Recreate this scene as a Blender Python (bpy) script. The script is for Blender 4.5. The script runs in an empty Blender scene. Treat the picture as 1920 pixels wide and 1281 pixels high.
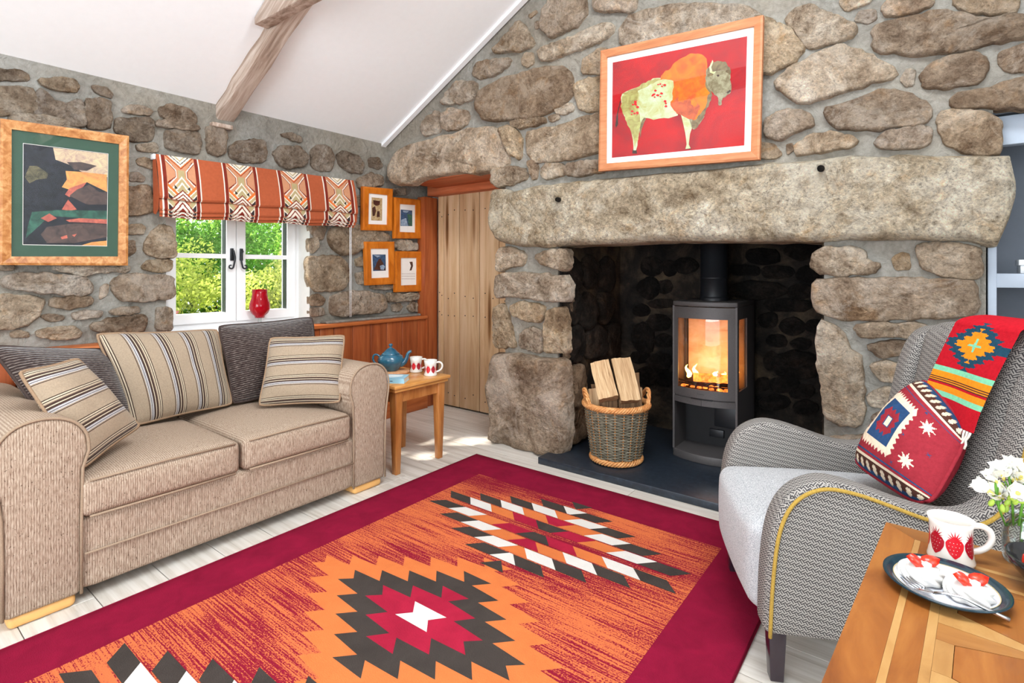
import bpy, bmesh, math, random
import numpy as np
from mathutils import Vector, Matrix, noise
from mathutils.geometry import tessellate_polygon

# ------------------------------------------------------------------ camera, light, exposure
SC = bpy.context.scene
COL = SC.collection
CAM_H = 1.22
YAW = math.atan(0.768)
cam = bpy.data.cameras.new('camera')
cam.sensor_width = 36.0
cam.lens = 1000.0 / 1920.0 * 36.0
cam.shift_y = -(640.5 - 508.0) / 1920.0
cam.clip_start = 0.02
camo = bpy.data.objects.new('camera', cam)
camo.location = (0, 0, CAM_H)
camo.rotation_euler = (math.pi / 2, 0, YAW)
COL.objects.link(camo)
SC.camera = camo

world = bpy.data.worlds.new('sky')
SC.world = world
world.use_nodes = True
bg = world.node_tree.nodes['Background']
bg.inputs[0].default_value = (0.80, 0.90, 1.0, 1)
bg.inputs[1].default_value = 2.2

def lamp(name, kind, energy, color, loc, direction, size=None, sizey=None, angle=None):
    l = bpy.data.lights.new(name, kind)
    l.energy = energy
    l.color = color
    if kind == 'AREA':
        l.shape = 'RECTANGLE'
        l.size = size
        l.size_y = sizey
    if angle is not None:
        l.angle = angle
    o = bpy.data.objects.new(name, l)
    o.location = loc
    o.rotation_euler = Vector(direction).to_track_quat('-Z', 'Y').to_euler()
    COL.objects.link(o)
    return o

lamp('sun', 'SUN', 18.0, (1.0, 0.94, 0.84), (-6, 1, 6), (1.0, 0.7, -1.2), angle=math.radians(2.5))
# area lamps added as fill, set where unseen doors, window and rooflight are assumed
lamp('daylight_fill_back', 'AREA', 72, (0.90, 0.96, 1.0), (-0.7, -2.38, 1.35), (0, 1, 0), 2.6, 1.9)
lamp('daylight_fill_side', 'AREA', 14, (0.90, 0.96, 1.0), (2.28, 0.3, 1.5), (-1, 0.1, 0), 1.7, 1.3)
lamp('daylight_rooflight', 'AREA', 100, (0.90, 0.96, 1.0), (-0.40, 1.15, 3.49), (-0.47, 0, -0.88), 0.8, 2.2)

SC.view_settings.view_transform = 'Standard'
SC.view_settings.look = 'None'
SC.view_settings.gamma = 1.0
SC.view_settings.use_curve_mapping = False
SC.view_settings.exposure = 0.6

# ------------------------------------------------------------------ helpers
FW = Vector((-math.sin(YAW), math.cos(YAW), 0))
RT = Vector((math.cos(YAW), math.sin(YAW), 0))
CAMP = Vector((0, 0, CAM_H))

def ray(x, y):
    return FW + RT * ((x - 960) / 1000.0) + Vector((0, 0, (508 - y) / 1000.0))

def onX(x, y, X):
    d = ray(x, y)
    return CAMP + d * (X / d.x)

def onY(x, y, Y):
    d = ray(x, y)
    return CAMP + d * (Y / d.y)

def onZ(x, y, Z):
    d = ray(x, y)
    return CAMP + d * ((Z - CAM_H) / d.z)

def onP(x, y, p, n):
    d = ray(x, y)
    n = Vector(n)
    return CAMP + d * ((Vector(p) - CAMP).dot(n) / d.dot(n))

def lin(c):
    c = c / 255.0
    return c / 12.92 if c <= 0.04045 else ((c + 0.055) / 1.055) ** 2.4

def rgb(r, g, b):
    return (lin(r), lin(g), lin(b), 1.0)

MATS = {}

class NT:
    """short node-tree writer"""
    def __init__(self, name):
        m = bpy.data.materials.new(name)
        m.use_nodes = True
        self.m = m
        self.t = m.node_tree
        self.b = self.t.nodes['Principled BSDF']
        self.out = self.t.nodes['Material Output']
        MATS[name] = m
    def n(self, kind, **kw):
        nd = self.t.nodes.new(kind)
        for k, v in kw.items():
            setattr(nd, k, v)
        return nd
    def l(self, a, b):
        self.t.links.new(a, b)
    def math(self, op, a, b=None, c=None):
        nd = self.n('ShaderNodeMath', operation=op)
        for i, v in enumerate((a, b, c)):
            if v is None:
                continue
            if isinstance(v, (int, float)):
                nd.inputs[i].default_value = v
            else:
                self.l(v, nd.inputs[i])
        return nd.outputs[0]
    def coord(self, scale=(1, 1, 1), kind='Object', rand=True, rot=None):
        tc = self.n('ShaderNodeTexCoord')
        mp = self.n('ShaderNodeMapping')
        mp.inputs['Scale'].default_value = scale
        src = tc.outputs[kind]
        if rot:
            m0 = self.n('ShaderNodeMapping')
            m0.inputs['Rotation'].default_value = rot
            self.l(src, m0.inputs[0])
            src = m0.outputs[0]
        self.l(src, mp.inputs[0])
        if rand:
            oi = self.n('ShaderNodeObjectInfo')
            mu = self.n('ShaderNodeVectorMath', operation='SCALE')
            mu.inputs[0].default_value = (37.0, 91.0, 53.0)
            self.l(oi.outputs['Random'], mu.inputs['Scale'])
            self.l(mu.outputs[0], mp.inputs['Location'])
        return mp.outputs[0]
    def noise(self, vec, scale, detail=5, rough=0.6, dist=0.0):
        nd = self.n('ShaderNodeTexNoise')
        nd.inputs['Scale'].default_value = scale
        nd.inputs['Detail'].default_value = detail
        nd.inputs['Roughness'].default_value = rough
        nd.inputs['Distortion'].default_value = dist
        self.l(vec, nd.inputs['Vector'])
        return nd.outputs['Fac']
    def ramp(self, fac, stops, interp='LINEAR'):
        nd = self.n('ShaderNodeValToRGB')
        cr = nd.color_ramp
        cr.interpolation = interp
        while len(cr.elements) < len(stops):
            cr.elements.new(0.5)
        for e, (p, c) in zip(cr.elements, stops):
            e.position = p
            e.color = c
        self.l(fac, nd.inputs[0])
        return nd.outputs[0]
    def mix(self, fac, a, b, mode='MIX'):
        nd = self.n('ShaderNodeMix', data_type='RGBA', blend_type=mode)
        for i, v in ((0, fac), (6, a), (7, b)):
            if isinstance(v, (int, float)):
                nd.inputs[i].default_value = v
            elif isinstance(v, tuple):
                nd.inputs[i].default_value = v
            else:
                self.l(v, nd.inputs[i])
        return nd.outputs[2]
    def bump(self, h, strength=0.4, dist=0.01):
        nd = self.n('ShaderNodeBump')
        nd.inputs['Strength'].default_value = strength
        nd.inputs['Distance'].default_value = dist
        self.l(h, nd.inputs['Height'])
        self.l(nd.outputs[0], self.b.inputs['Normal'])
    def col(self, c):
        if isinstance(c, tuple):
            self.b.inputs['Base Color'].default_value = c
        else:
            self.l(c, self.b.inputs['Base Color'])
    def set(self, rough=0.6, spec=0.4, metal=0.0):
        self.b.inputs['Roughness'].default_value = rough
        self.b.inputs['Specular IOR Level'].default_value = spec
        self.b.inputs['Metallic'].default_value = metal
        return self.m

def plain(name, c, rough=0.6, spec=0.4, metal=0.0, vary=0.12, scale=25, bump=0.0, coat=0.0):
    t = NT(name)
    v = t.coord()
    f = t.noise(v, scale, 4)
    lo = tuple(x * (1 - vary) for x in c[:3]) + (1,)
    hi = tuple(min(1, x * (1 + vary)) for x in c[:3]) + (1,)
    t.col(t.ramp(f, [(0.3, lo), (0.7, hi)]))
    if bump:
        t.bump(t.noise(v, scale * 3, 4), bump, 0.004)
    t.b.inputs['Coat Weight'].default_value = coat
    return t.set(rough, spec, metal)

def wood(name, stops, scale=(1, 1, 1), rough=0.5, bump=0.15, knots=False, rand_tint=0.0, coat=0.0, rot=None, kind='Object'):
    """scale: small along the grain, large across it"""
    t = NT(name)
    v = t.coord(scale, kind, rot=rot)
    f = t.noise(v, 1.0, 7, 0.62, 0.6)
    c = t.ramp(f, stops)
    if knots:
        vo = t.n('ShaderNodeTexVoronoi')
        vo.inputs['Scale'].default_value = 1.0
        v2 = t.coord(tuple(s * 0.45 for s in scale))
        t.l(v2, vo.inputs['Vector'])
        k = t.ramp(vo.outputs['Distance'], [(0.0, (0.12, 0.06, 0.03, 1)), (0.09, (0.45, 0.33, 0.22, 1)), (0.16, (1, 1, 1, 1))])
        c = t.mix(1.0, c, k, 'MULTIPLY')
    if rand_tint:
        oi = t.n('ShaderNodeObjectInfo')
        rr = t.ramp(oi.outputs['Random'], [(0, (1 - rand_tint,) * 3 + (1,)), (1, (1 + rand_tint * 0.3,) * 3 + (1,))])
        c = t.mix(1.0, c, rr, 'MULTIPLY')
    t.col(c)
    t.bump(f, bump, 0.004)
    t.b.inputs['Coat Weight'].default_value = coat
    return t.set(rough, 0.35)

def fin(name, me, mat, parent=None, smooth=False):
    if mat is not None:
        for m in (mat if isinstance(mat, (list, tuple)) else [mat]):
            me.materials.append(MATS[m] if isinstance(m, str) else m)
    if smooth:
        me.polygons.foreach_set('use_smooth', [True] * len(me.polygons))
    me.update()
    o = bpy.data.objects.new(name, me)
    COL.objects.link(o)
    if parent is not None:
        par(o, parent)
    return o

def rootm(p):
    m = Matrix.LocRotScale(p.location, p.rotation_euler, p.scale)
    if p.parent is not None:
        m = rootm(p.parent) @ p.matrix_parent_inverse @ m
    return m

def par(o, p):
    o.parent = p
    o.matrix_parent_inverse = rootm(p).inverted()
    return o

def mesh(name, vs, fs, mat, parent=None, smooth=False, midx=None):
    me = bpy.data.meshes.new(name)
    me.from_pydata([tuple(v) for v in vs], [], fs)
    if midx is not None:
        me.polygons.foreach_set('material_index', midx)
    return fin(name, me, mat, parent, smooth)

def bmobj(name, bm, mat, parent=None, smooth=False, bevel=0, seg=2, angle=40, uv=None):
    bm.normal_update()
    if bevel:
        ed = [e for e in bm.edges if len(e.link_faces) == 2 and e.calc_face_angle(0) > math.radians(angle)]
        bmesh.ops.bevel(bm, geom=ed, offset=bevel, segments=seg, affect='EDGES', profile=0.5)
        bm.normal_update()
    me = bpy.data.meshes.new(name)
    bm.to_mesh(me)
    bm.free()
    if uv:
        boxuv(me, uv)
    o = fin(name, me, mat, parent, smooth)
    if smooth:
        try:
            me.set_sharp_from_angle(angle=math.radians(45))
        except Exception:
            pass
    return o

def boxuv(me, s=1.0):
    """metric UVs by the dominant axis of each face"""
    l = me.uv_layers.new(name='UVMap')
    for p in me.polygons:
        n = p.normal
        a = max(range(3), key=lambda i: abs(n[i]))
        for li in p.loop_indices:
            c = me.vertices[me.loops[li].vertex_index].co
            l.data[li].uv = ((c[1], c[2]), (c[0], c[2]), (c[0], c[1]))[a]

def bm_box(lo, hi, bm=None, mat=None):
    bm = bm or bmesh.new()
    r = bmesh.ops.create_cube(bm, size=1.0)
    for v in r['verts']:
        v.co = Vector([lo[i] + (v.co[i] + 0.5) * (hi[i] - lo[i]) for i in range(3)])
        if mat is not None:
            v.co = mat @ v.co
    return bm

def box(name, lo, hi, mat, parent=None, bevel=0.0, seg=2, M=None, uv=None):
    return bmobj(name, bm_box(lo, hi, None, M), mat, parent, bevel > 0, bevel, seg, uv=uv)

def prism(name, pts, fn, d0, d1, mat, parent=None, bevel=0.0, seg=2, smooth=True, uv=None, angle=50):
    """outline pts (a,b); fn(a,b,d)->xyz; extruded from d0 to d1"""
    bm = bmesh.new()
    A = [bm.verts.new(fn(a, b, d0)) for a, b in pts]
    B = [bm.verts.new(fn(a, b, d1)) for a, b in pts]
    n = len(pts)
    bm.faces.new(A)
    bm.faces.new(B[::-1])
    for i in range(n):
        bm.faces.new([A[(i + 1) % n], A[i], B[i], B[(i + 1) % n]])
    bmesh.ops.recalc_face_normals(bm, faces=bm.faces)
    return bmobj(name, bm, mat, parent, smooth, bevel, seg, angle, uv)

def tube_data(pts, r, seg=8, closed=False, r2=None):
    pts = [Vector(p) for p in pts]
    n = len(pts)
    vs, fs = [], []
    up = Vector((0, 0, 1))
    prev = None
    for i, p in enumerate(pts):
        if closed:
            t = pts[(i + 1) % n] - pts[i - 1]
        else:
            t = pts[min(i + 1, n - 1)] - pts[max(i - 1, 0)]
        t.normalize()
        if prev is None:
            a = t.cross(up)
            if a.length < 0.05:
                a = t.cross(Vector((1, 0, 0)))
        else:
            a = prev - t * prev.dot(t)
            if a.length < 1e-4:
                a = t.cross(up)
        a.normalize()
        prev = a
        b = t.cross(a)
        rr = r[i] if isinstance(r, (list, tuple)) else r
        for k in range(seg):
            an = 2 * math.pi * k / seg
            vs.append(p + (a * math.cos(an) + b * math.sin(an)) * rr)
    for i in range(n if closed else n - 1):
        for k in range(seg):
            a0, a1 = i * seg + k, i * seg + (k + 1) % seg
            j = (i + 1) % n
            fs.append((a0, a1, j * seg + (k + 1) % seg, j * seg + k))
    if not closed:
        fs.append(tuple(range(seg))[::-1])
        fs.append(tuple((n - 1) * seg + k for k in range(seg)))
    return vs, fs

def catmull(p, n=4):
    p = [Vector(x) for x in p]
    out = []
    for i in range(len(p) - 1):
        p0, p1, p2, p3 = [p[max(0, min(len(p) - 1, i + k))] for k in (-1, 0, 1, 2)]
        for k in range(n):
            t = k / n
            out.append(.5 * ((2 * p1) + (p2 - p0) * t + (2 * p0 - 5 * p1 + 4 * p2 - p3) * t * t + (3 * p1 - p0 - 3 * p2 + p3) * t ** 3))
    return out + [p[-1]]

def tube(name, pts, r, mat, parent=None, seg=8, closed=False, sm=0):
    if sm:
        pts = catmull(pts, sm)
        if isinstance(r, (list, tuple)):
            r = [q.x for q in catmull([Vector((x, 0, 0)) for x in r], sm)]
    vs, fs = tube_data(pts, r, seg, closed)
    return mesh(name, vs, fs, mat, parent, True)

class Bag:
    """several shapes of one part joined in one mesh"""
    def __init__(self):
        self.v, self.f, self.mi = [], [], []
    def add(self, vs, fs, mi=0):
        k = len(self.v)
        self.v += [Vector(v) for v in vs]
        self.f += [tuple(i + k for i in f) for f in fs]
        self.mi += [mi] * len(fs)
    def build(self, name, mat, parent=None, smooth=False):
        return mesh(name, self.v, self.f, mat, parent, smooth, self.mi)

def lathe_data(prof, c, seg=32, M=None):
    vs, fs = [], []
    n = len(prof)
    c = Vector(c)
    for r, z in prof:
        for k in range(seg):
            a = 2 * math.pi * k / seg
            p = Vector((r * math.cos(a), r * math.sin(a), z))
            vs.append(c + (M @ p if M else p))
    for i in range(n - 1):
        for k in range(seg):
            fs.append((i * seg + k, i * seg + (k + 1) % seg, (i + 1) * seg + (k + 1) % seg, (i + 1) * seg + k))
    return vs, fs

def lathe(name, prof, c, mat, parent=None, seg=32, M=None):
    vs, fs = lathe_data(prof, c, seg, M)
    return mesh(name, vs, fs, mat, parent, True)

def softbox(name, c, half, r, mat, parent=None, crown=(0, 0, 0), cuts=14, M=None, uv=None, wob=0.0):
    """rounded box with bulging faces; half sizes, radius r"""
    bm = bmesh.new()
    bmesh.ops.create_cube(bm, size=2.0)
    bmesh.ops.subdivide_edges(bm, edges=bm.edges[:], cuts=cuts, use_grid_fill=True)
    h = Vector(half)
    for v in bm.verts:
        p = Vector([math.copysign(abs(x) ** 0.65, x) for x in v.co])
        q = Vector([p[i] * h[i] for i in range(3)])
        k = Vector([max(-(h[i] - r), min(h[i] - r, q[i])) for i in range(3)])
        d = q - k
        if d.length > 1e-6:
            m = max(abs(x) for x in d)
            q = k + d.normalized() * min(r, d.length if d.length < r else r)
        for i in range(3):
            o = [j for j in range(3) if j != i]
            q[i] += crown[i] * p[i] * (1 - abs(p[o[0]]) ** 2.2) * (1 - abs(p[o[1]]) ** 2.2)
        if wob:
            q += noise.noise_vector(q * 6 + Vector(c)) * wob
        v.co = Vector(c) + (M @ q if M else q)
    return bmobj(name, bm, mat, parent, True, uv=uv)

def tag(o, label, cat, group=None):
    o['label'] = label
    o['category'] = cat
    if group:
        o['group'] = group
    return o

def thing(name, label, cat, loc, group=None, rz=0.0):
    o = bpy.data.objects.new(name, None)
    o.empty_display_size = 0.05
    o.location = loc
    o.rotation_euler = (0, 0, rz)
    COL.objects.link(o)
    return tag(o, label, cat, group)

def struct(o):
    o['kind'] = 'structure'
    return o

def flat(name, layers, fn, mats, parent=None, h0=0.0004, dh=0.0004, smooth=False, sub=0):
    """flat print: layers [(material index, [polygon, ...])], fn(a,b,h)->xyz"""
    B = Bag()
    for k, (mi, polys) in enumerate(layers):
        h = h0 + dh * k
        for pi_, p in enumerate(polys):
            h = h0 + dh * k + 4e-6 * pi_
            tris = tessellate_polygon([[Vector((a, b, 0)) for a, b in p]])
            pts, fs = [tuple(q) for q in p], [tuple(t) for t in tris]
            for _ in range(sub):
                nf, mid = [], {}
                def m_(i, j):
                    k_ = (min(i, j), max(i, j))
                    if k_ not in mid:
                        mid[k_] = len(pts)
                        pts.append(((pts[i][0] + pts[j][0]) / 2, (pts[i][1] + pts[j][1]) / 2))
                    return mid[k_]
                for a, b, c in fs:
                    x, y, z = m_(a, b), m_(b, c), m_(c, a)
                    nf += [(a, x, z), (x, b, y), (z, y, c), (x, y, z)]
                fs = nf
            B.add([fn(a, b, h) for a, b in pts], fs, mi)
    return B.build(name, mats, parent, smooth)

def inpoly(x, y, poly):
    ins = np.zeros(x.shape, bool)
    n = len(poly)
    j = n - 1
    for i in range(n):
        xi, yi = poly[i]
        xj, yj = poly[j]
        c = ((yi > y) != (yj > y))
        with np.errstate(divide='ignore', invalid='ignore'):
            c &= x < (xj - xi) * (y - yi) / ((yj - yi) if yj != yi else 1e-9) + xi
        ins ^= c
        j = i
    return ins

def painted(name, fn, nu, nv, mats, layers, parent=None, smooth=True, uvs=(1, 1)):
    """grid surface fn(u,v)->xyz, each cell given the material of the last polygon that covers it"""
    vs = [fn(i / nu, j / nv) for j in range(nv + 1) for i in range(nu + 1)]
    fs = [(j * (nu + 1) + i, j * (nu + 1) + i + 1, (j + 1) * (nu + 1) + i + 1, (j + 1) * (nu + 1) + i) for j in range(nv) for i in range(nu)]
    uu, vv = np.meshgrid((np.arange(nu) + 0.5) / nu, (np.arange(nv) + 0.5) / nv)
    mi = np.zeros(uu.shape, int)
    for m, polys in layers:
        for p in polys:
            mi[inpoly(uu, vv, p)] = m
    o = mesh(name, vs, fs, mats, parent, smooth, mi.ravel().tolist())
    l = o.data.uv_layers.new(name='UVMap')
    ls = np.empty(len(o.data.loops), int)
    o.data.loops.foreach_get('vertex_index', ls)
    uv = np.stack([(ls % (nu + 1)) / nu * uvs[0], (ls // (nu + 1)) / nv * uvs[1]], 1)
    l.data.foreach_set('uv', uv.ravel().astype(np.float32))
    return o

def zoom(ox, oy, pts, k=4.0):
    return [(ox + x / k, oy + y / k) for x, y in pts]

RND = random.Random(7)

# ------------------------------------------------------------------ materials of the setting
def stone_material(name, dark, mid, pale, speck=0.75, bump=1.0, wash_amt=0.9):
    t = NT(name)
    v = t.coord()
    f1 = t.noise(v, 4.0, 10, 0.74, 0.4)
    c = t.ramp(f1, [(0.34, dark), (0.5, mid), (0.64, pale)])
    f2 = t.noise(v, 60.0, 7, 0.8)
    sp = t.ramp(f2, [(0.34, (0.30, 0.27, 0.24, 1)), (0.46, (0.86, 0.85, 0.84, 1)), (0.58, (1.05, 1.04, 1.02, 1)), (0.68, (1.5, 1.48, 1.44, 1))])
    c = t.mix(speck, c, t.mix(1.0, c, sp, 'MULTIPLY'))
    f4 = t.noise(v, 17.0, 8, 0.75, 0.6)
    c = t.mix(0.75, c, t.mix(1.0, c, t.ramp(f4, [(0.36, (0.5, 0.44, 0.39, 1)), (0.49, (0.95, 0.94, 0.93, 1)), (0.63, (1.25, 1.24, 1.22, 1))]), 'MULTIPLY'))
    f3 = t.noise(v, 8.0, 4, 0.5, 1.0)
    rust = t.ramp(f3, [(0.58, (1, 1, 1, 1)), (0.74, (0.95, 0.76, 0.54, 1))])
    c = t.mix(0.7, c, t.mix(1.0, c, rust, 'MULTIPLY'))
    # pale lime-washed patches and dark pits
    f5 = t.noise(v, 3.2, 9, 0.78, 0.9)
    wash = t.math('MULTIPLY', t.ramp(f5, [(0.52, (0, 0, 0, 1)), (0.60, (1, 1, 1, 1))]), wash_amt)
    c = t.mix(wash, c, t.mix(0.55, c, pale))
    oi = t.n('ShaderNodeObjectInfo')
    c = t.mix(1.0, c, oi.outputs['Color'], 'MULTIPLY')
    t.col(c)
    vo = t.n('ShaderNodeTexVoronoi')
    vo.inputs['Scale'].default_value = 11.0
    dv = t.n('ShaderNodeVectorMath', operation='ADD')
    ns = t.n('ShaderNodeTexNoise')
    ns.inputs['Scale'].default_value = 14.0
    ns.inputs['Detail'].default_value = 4
    t.l(v, ns.inputs['Vector'])
    sc = t.n('ShaderNodeVectorMath', operation='SCALE')
    sc.inputs['Scale'].default_value = 0.16
    t.l(ns.outputs['Color'], sc.inputs[0])
    t.l(v, dv.inputs[0])
    t.l(sc.outputs[0], dv.inputs[1])
    t.l(dv.outputs[0], vo.inputs['Vector'])
    vo2 = t.n('ShaderNodeTexVoronoi')
    vo2.inputs['Scale'].default_value = 38.0
    t.l(dv.outputs[0], vo2.inputs['Vector'])
    hgt = t.math('ADD', f4, t.math('MULTIPLY', f2, 0.7))
    hgt = t.math('ADD', hgt, t.math('ADD', t.math('MULTIPLY', vo.outputs['Distance'], -0.55), t.math('MULTIPLY', vo2.outputs['Distance'], -0.3)))
    t.bump(hgt, bump, 0.05)
    return t.set(0.9, 0.15)

stone_material('stone', rgb(130, 109, 90), rgb(192, 175, 156), rgb(228, 218, 205))
stone_material('granite', rgb(142, 124, 102), rgb(198, 184, 163), rgb(232, 226, 213), 1.0, 1.0)
stone_material('soot_stone', rgb(16, 15, 14), rgb(32, 29, 27), rgb(58, 50, 44), 0.5, 1.0, 0.3)

t = NT('mortar')
v = t.coord(rand=False)
f = t.noise(v, 3.0, 6, 0.6)
c = t.ramp(f, [(0.3, rgb(112, 107, 98)), (0.5, rgb(140, 136, 128)), (0.7, rgb(160, 159, 153))])
f2 = t.noise(v, 40.0, 5, 0.7)
c = t.mix(0.35, c, t.ramp(f2, [(0.3, rgb(98, 93, 86)), (0.7, rgb(172, 170, 164))]))
fw = t.noise(v, 0.9, 4, 0.6, 0.5)
c = t.mix(0.75, c, t.mix(1.0, c, t.ramp(fw, [(0.42, (1, 1, 1, 1)), (0.62, (0.9, 0.82, 0.72, 1))]), 'MULTIPLY'))
t.col(c)
t.bump(t.math('ADD', t.noise(v, 14, 6, 0.6, 0.8), t.math('MULTIPLY', f2, 0.2)), 0.8, 0.025)
t.set(0.9, 0.15)

t = NT('soot_mortar')
v = t.coord(rand=False)
f = t.noise(v, 3.5, 7, 0.65, 0.4)
t.col(t.ramp(f, [(0.36, rgb(9, 8, 8)), (0.5, rgb(36, 30, 25)), (0.68, rgb(80, 67, 51))]))
t.bump(t.noise(v, 16, 7, 0.65), 0.9, 0.03)
t.set(0.85, 0.25)

plain('ceiling_paint', rgb(244, 244, 245), 0.9, 0.1, vary=0.01)
plain('plaster', rgb(228, 226, 220), 0.9, 0.1, vary=0.02)
plain('white_frame', rgb(240, 240, 240), 0.35, 0.5, vary=0.01)
plain('iron', rgb(48, 50, 54), 0.45, 0.5, 0.6, vary=0.2)
plain('blue_grey_paint', rgb(168, 178, 192), 0.5, 0.4, vary=0.02)
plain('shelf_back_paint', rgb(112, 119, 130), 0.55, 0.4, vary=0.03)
wood('floor_tile', [(0.25, rgb(176, 166, 152)), (0.42, rgb(206, 198, 187)), (0.58, rgb(222, 216, 207)), (0.8, rgb(232, 228, 221))], (1.6, 30, 30), 0.32, 0.03, rand_tint=0.1)
plain('grout', rgb(120, 112, 104), 0.9, 0.1)
wood('old_beam', [(0.25, rgb(112, 92, 78)), (0.45, rgb(172, 150, 134)), (0.6, rgb(200, 183, 170)), (0.8, rgb(224, 212, 202))], (2.2, 34, 34), 0.85, 0.6, rot=(0, math.atan(0.528), 0))
wood('door_pine', [(0.2, rgb(166, 122, 82)), (0.45, rgb(200, 164, 124)), (0.6, rgb(214, 182, 146)), (0.8, rgb(222, 196, 164))], (14, 14, 1.1), 0.55, 0.12, knots=True, rand_tint=0.08)
wood('red_pine', [(0.25, rgb(120, 54, 24)), (0.5, rgb(160, 80, 40)), (0.75, rgb(184, 106, 60))], (22, 22, 1.5), 0.42, 0.1, rand_tint=0.12)
wood('red_pine_long', [(0.25, rgb(140, 66, 26)), (0.5, rgb(184, 100, 50)), (0.75, rgb(204, 126, 74))], (22, 1.5, 22), 0.42, 0.1)
wood('red_pine_cross', [(0.25, rgb(150, 74, 42)), (0.5, rgb(190, 105, 66)), (0.75, rgb(212, 136, 98))], (1.5, 22, 22), 0.5, 0.1)

def glass_material(name, gloss=0.08, tint=(1, 1, 1, 1), rough=0.0):
    t = NT(name)
    t.t.nodes.remove(t.b)
    tr = t.n('ShaderNodeBsdfTransparent')
    tr.inputs[0].default_value = tint
    gl = t.n('ShaderNodeBsdfGlossy')
    gl.inputs['Roughness'].default_value = rough
    lw = t.n('ShaderNodeLayerWeight')
    lw.inputs[0].default_value = 0.25
    f = t.math('ADD', t.math('MULTIPLY', lw.outputs['Fresnel'], 0.7), gloss)
    mx = t.n('ShaderNodeMixShader')
    t.l(f, mx.inputs[0])
    t.l(tr.outputs[0], mx.inputs[1])
    t.l(gl.outputs[0], mx.inputs[2])
    t.l(mx.outputs[0], t.out.inputs[0])
    return t.m

glass_material('pane_glass', 0.02)
glass_material('picture_glass', 0.03)
glass_material('vase_glass', 0.06, (0.93, 0.96, 0.95, 1))

# ------------------------------------------------------------------ floor
WX = -3.63      # window wall
WY = 2.97       # fireplace wall, face of the mortar
fl = struct(mesh('floor', [(-3.7, -2.5, -0.006), (2.4, -2.5, -0.006), (2.4, 4.0, -0.006), (-3.7, 4.0, -0.006)], [(0, 1, 2, 3)], 'grout'))
PL, PW = 0.905, 0.2145
pm = bm_box((0.0015, 0.0015, -0.01), (PL - 0.0015, PW - 0.0015, 0.0))
bmesh.ops.bevel(pm, geom=[e for e in pm.edges if all(v.co.z > -0.001 for v in e.verts)], offset=0.001, segments=1, affect='EDGES')
pme = bpy.data.meshes.new('plank')
pm.to_mesh(pme)
pm.free()
pme.materials.append(MATS['floor_tile'])
for j in range(-7, 18):
    y = 0.203 + j * PW - 0.0
    if y > 3.6 or y < -1.6:
        continue
    off = -1.77 + (j - 12) * 0.39
    off = off % PL
    x = -3.63 - PL + off
    while x < 1.6:
        if x + PL > -3.62:
            o = bpy.data.objects.new('plank', pme)
            o.location = (x, y, 0)
            COL.objects.link(o)
            par(o, fl)
        x += PL

# ------------------------------------------------------------------ stones
def chaikin(p):
    q = []
    n = len(p)
    for i in range(n):
        a, b = Vector(p[i]), Vector(p[(i + 1) % n])
        q += [a * 0.88 + b * 0.12, a * 0.12 + b * 0.88]
    return q

def resample(p, n):
    p = [Vector(x) for x in p]
    L = [0]
    for i in range(len(p)):
        L.append(L[-1] + (p[(i + 1) % len(p)] - p[i]).length)
    out = []
    for k in range(n):
        s = L[-1] * k / n
        i = max(j for j in range(len(p)) if L[j] <= s)
        f = (s - L[i]) / max(1e-9, L[i + 1] - L[i])
        out.append(p[i].lerp(p[(i + 1) % len(p)], f))
    return out

PALETTE = [(1.0, 0.98, 0.96), (1.0, 0.92, 0.82), (0.88, 0.82, 0.77), (1.1, 1.06, 1.0), (0.95, 0.93, 0.93), (1.05, 0.95, 0.8), (0.82, 0.72, 0.63), (1.14, 1.1, 1.04), (1.05, 0.98, 0.93)]

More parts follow.
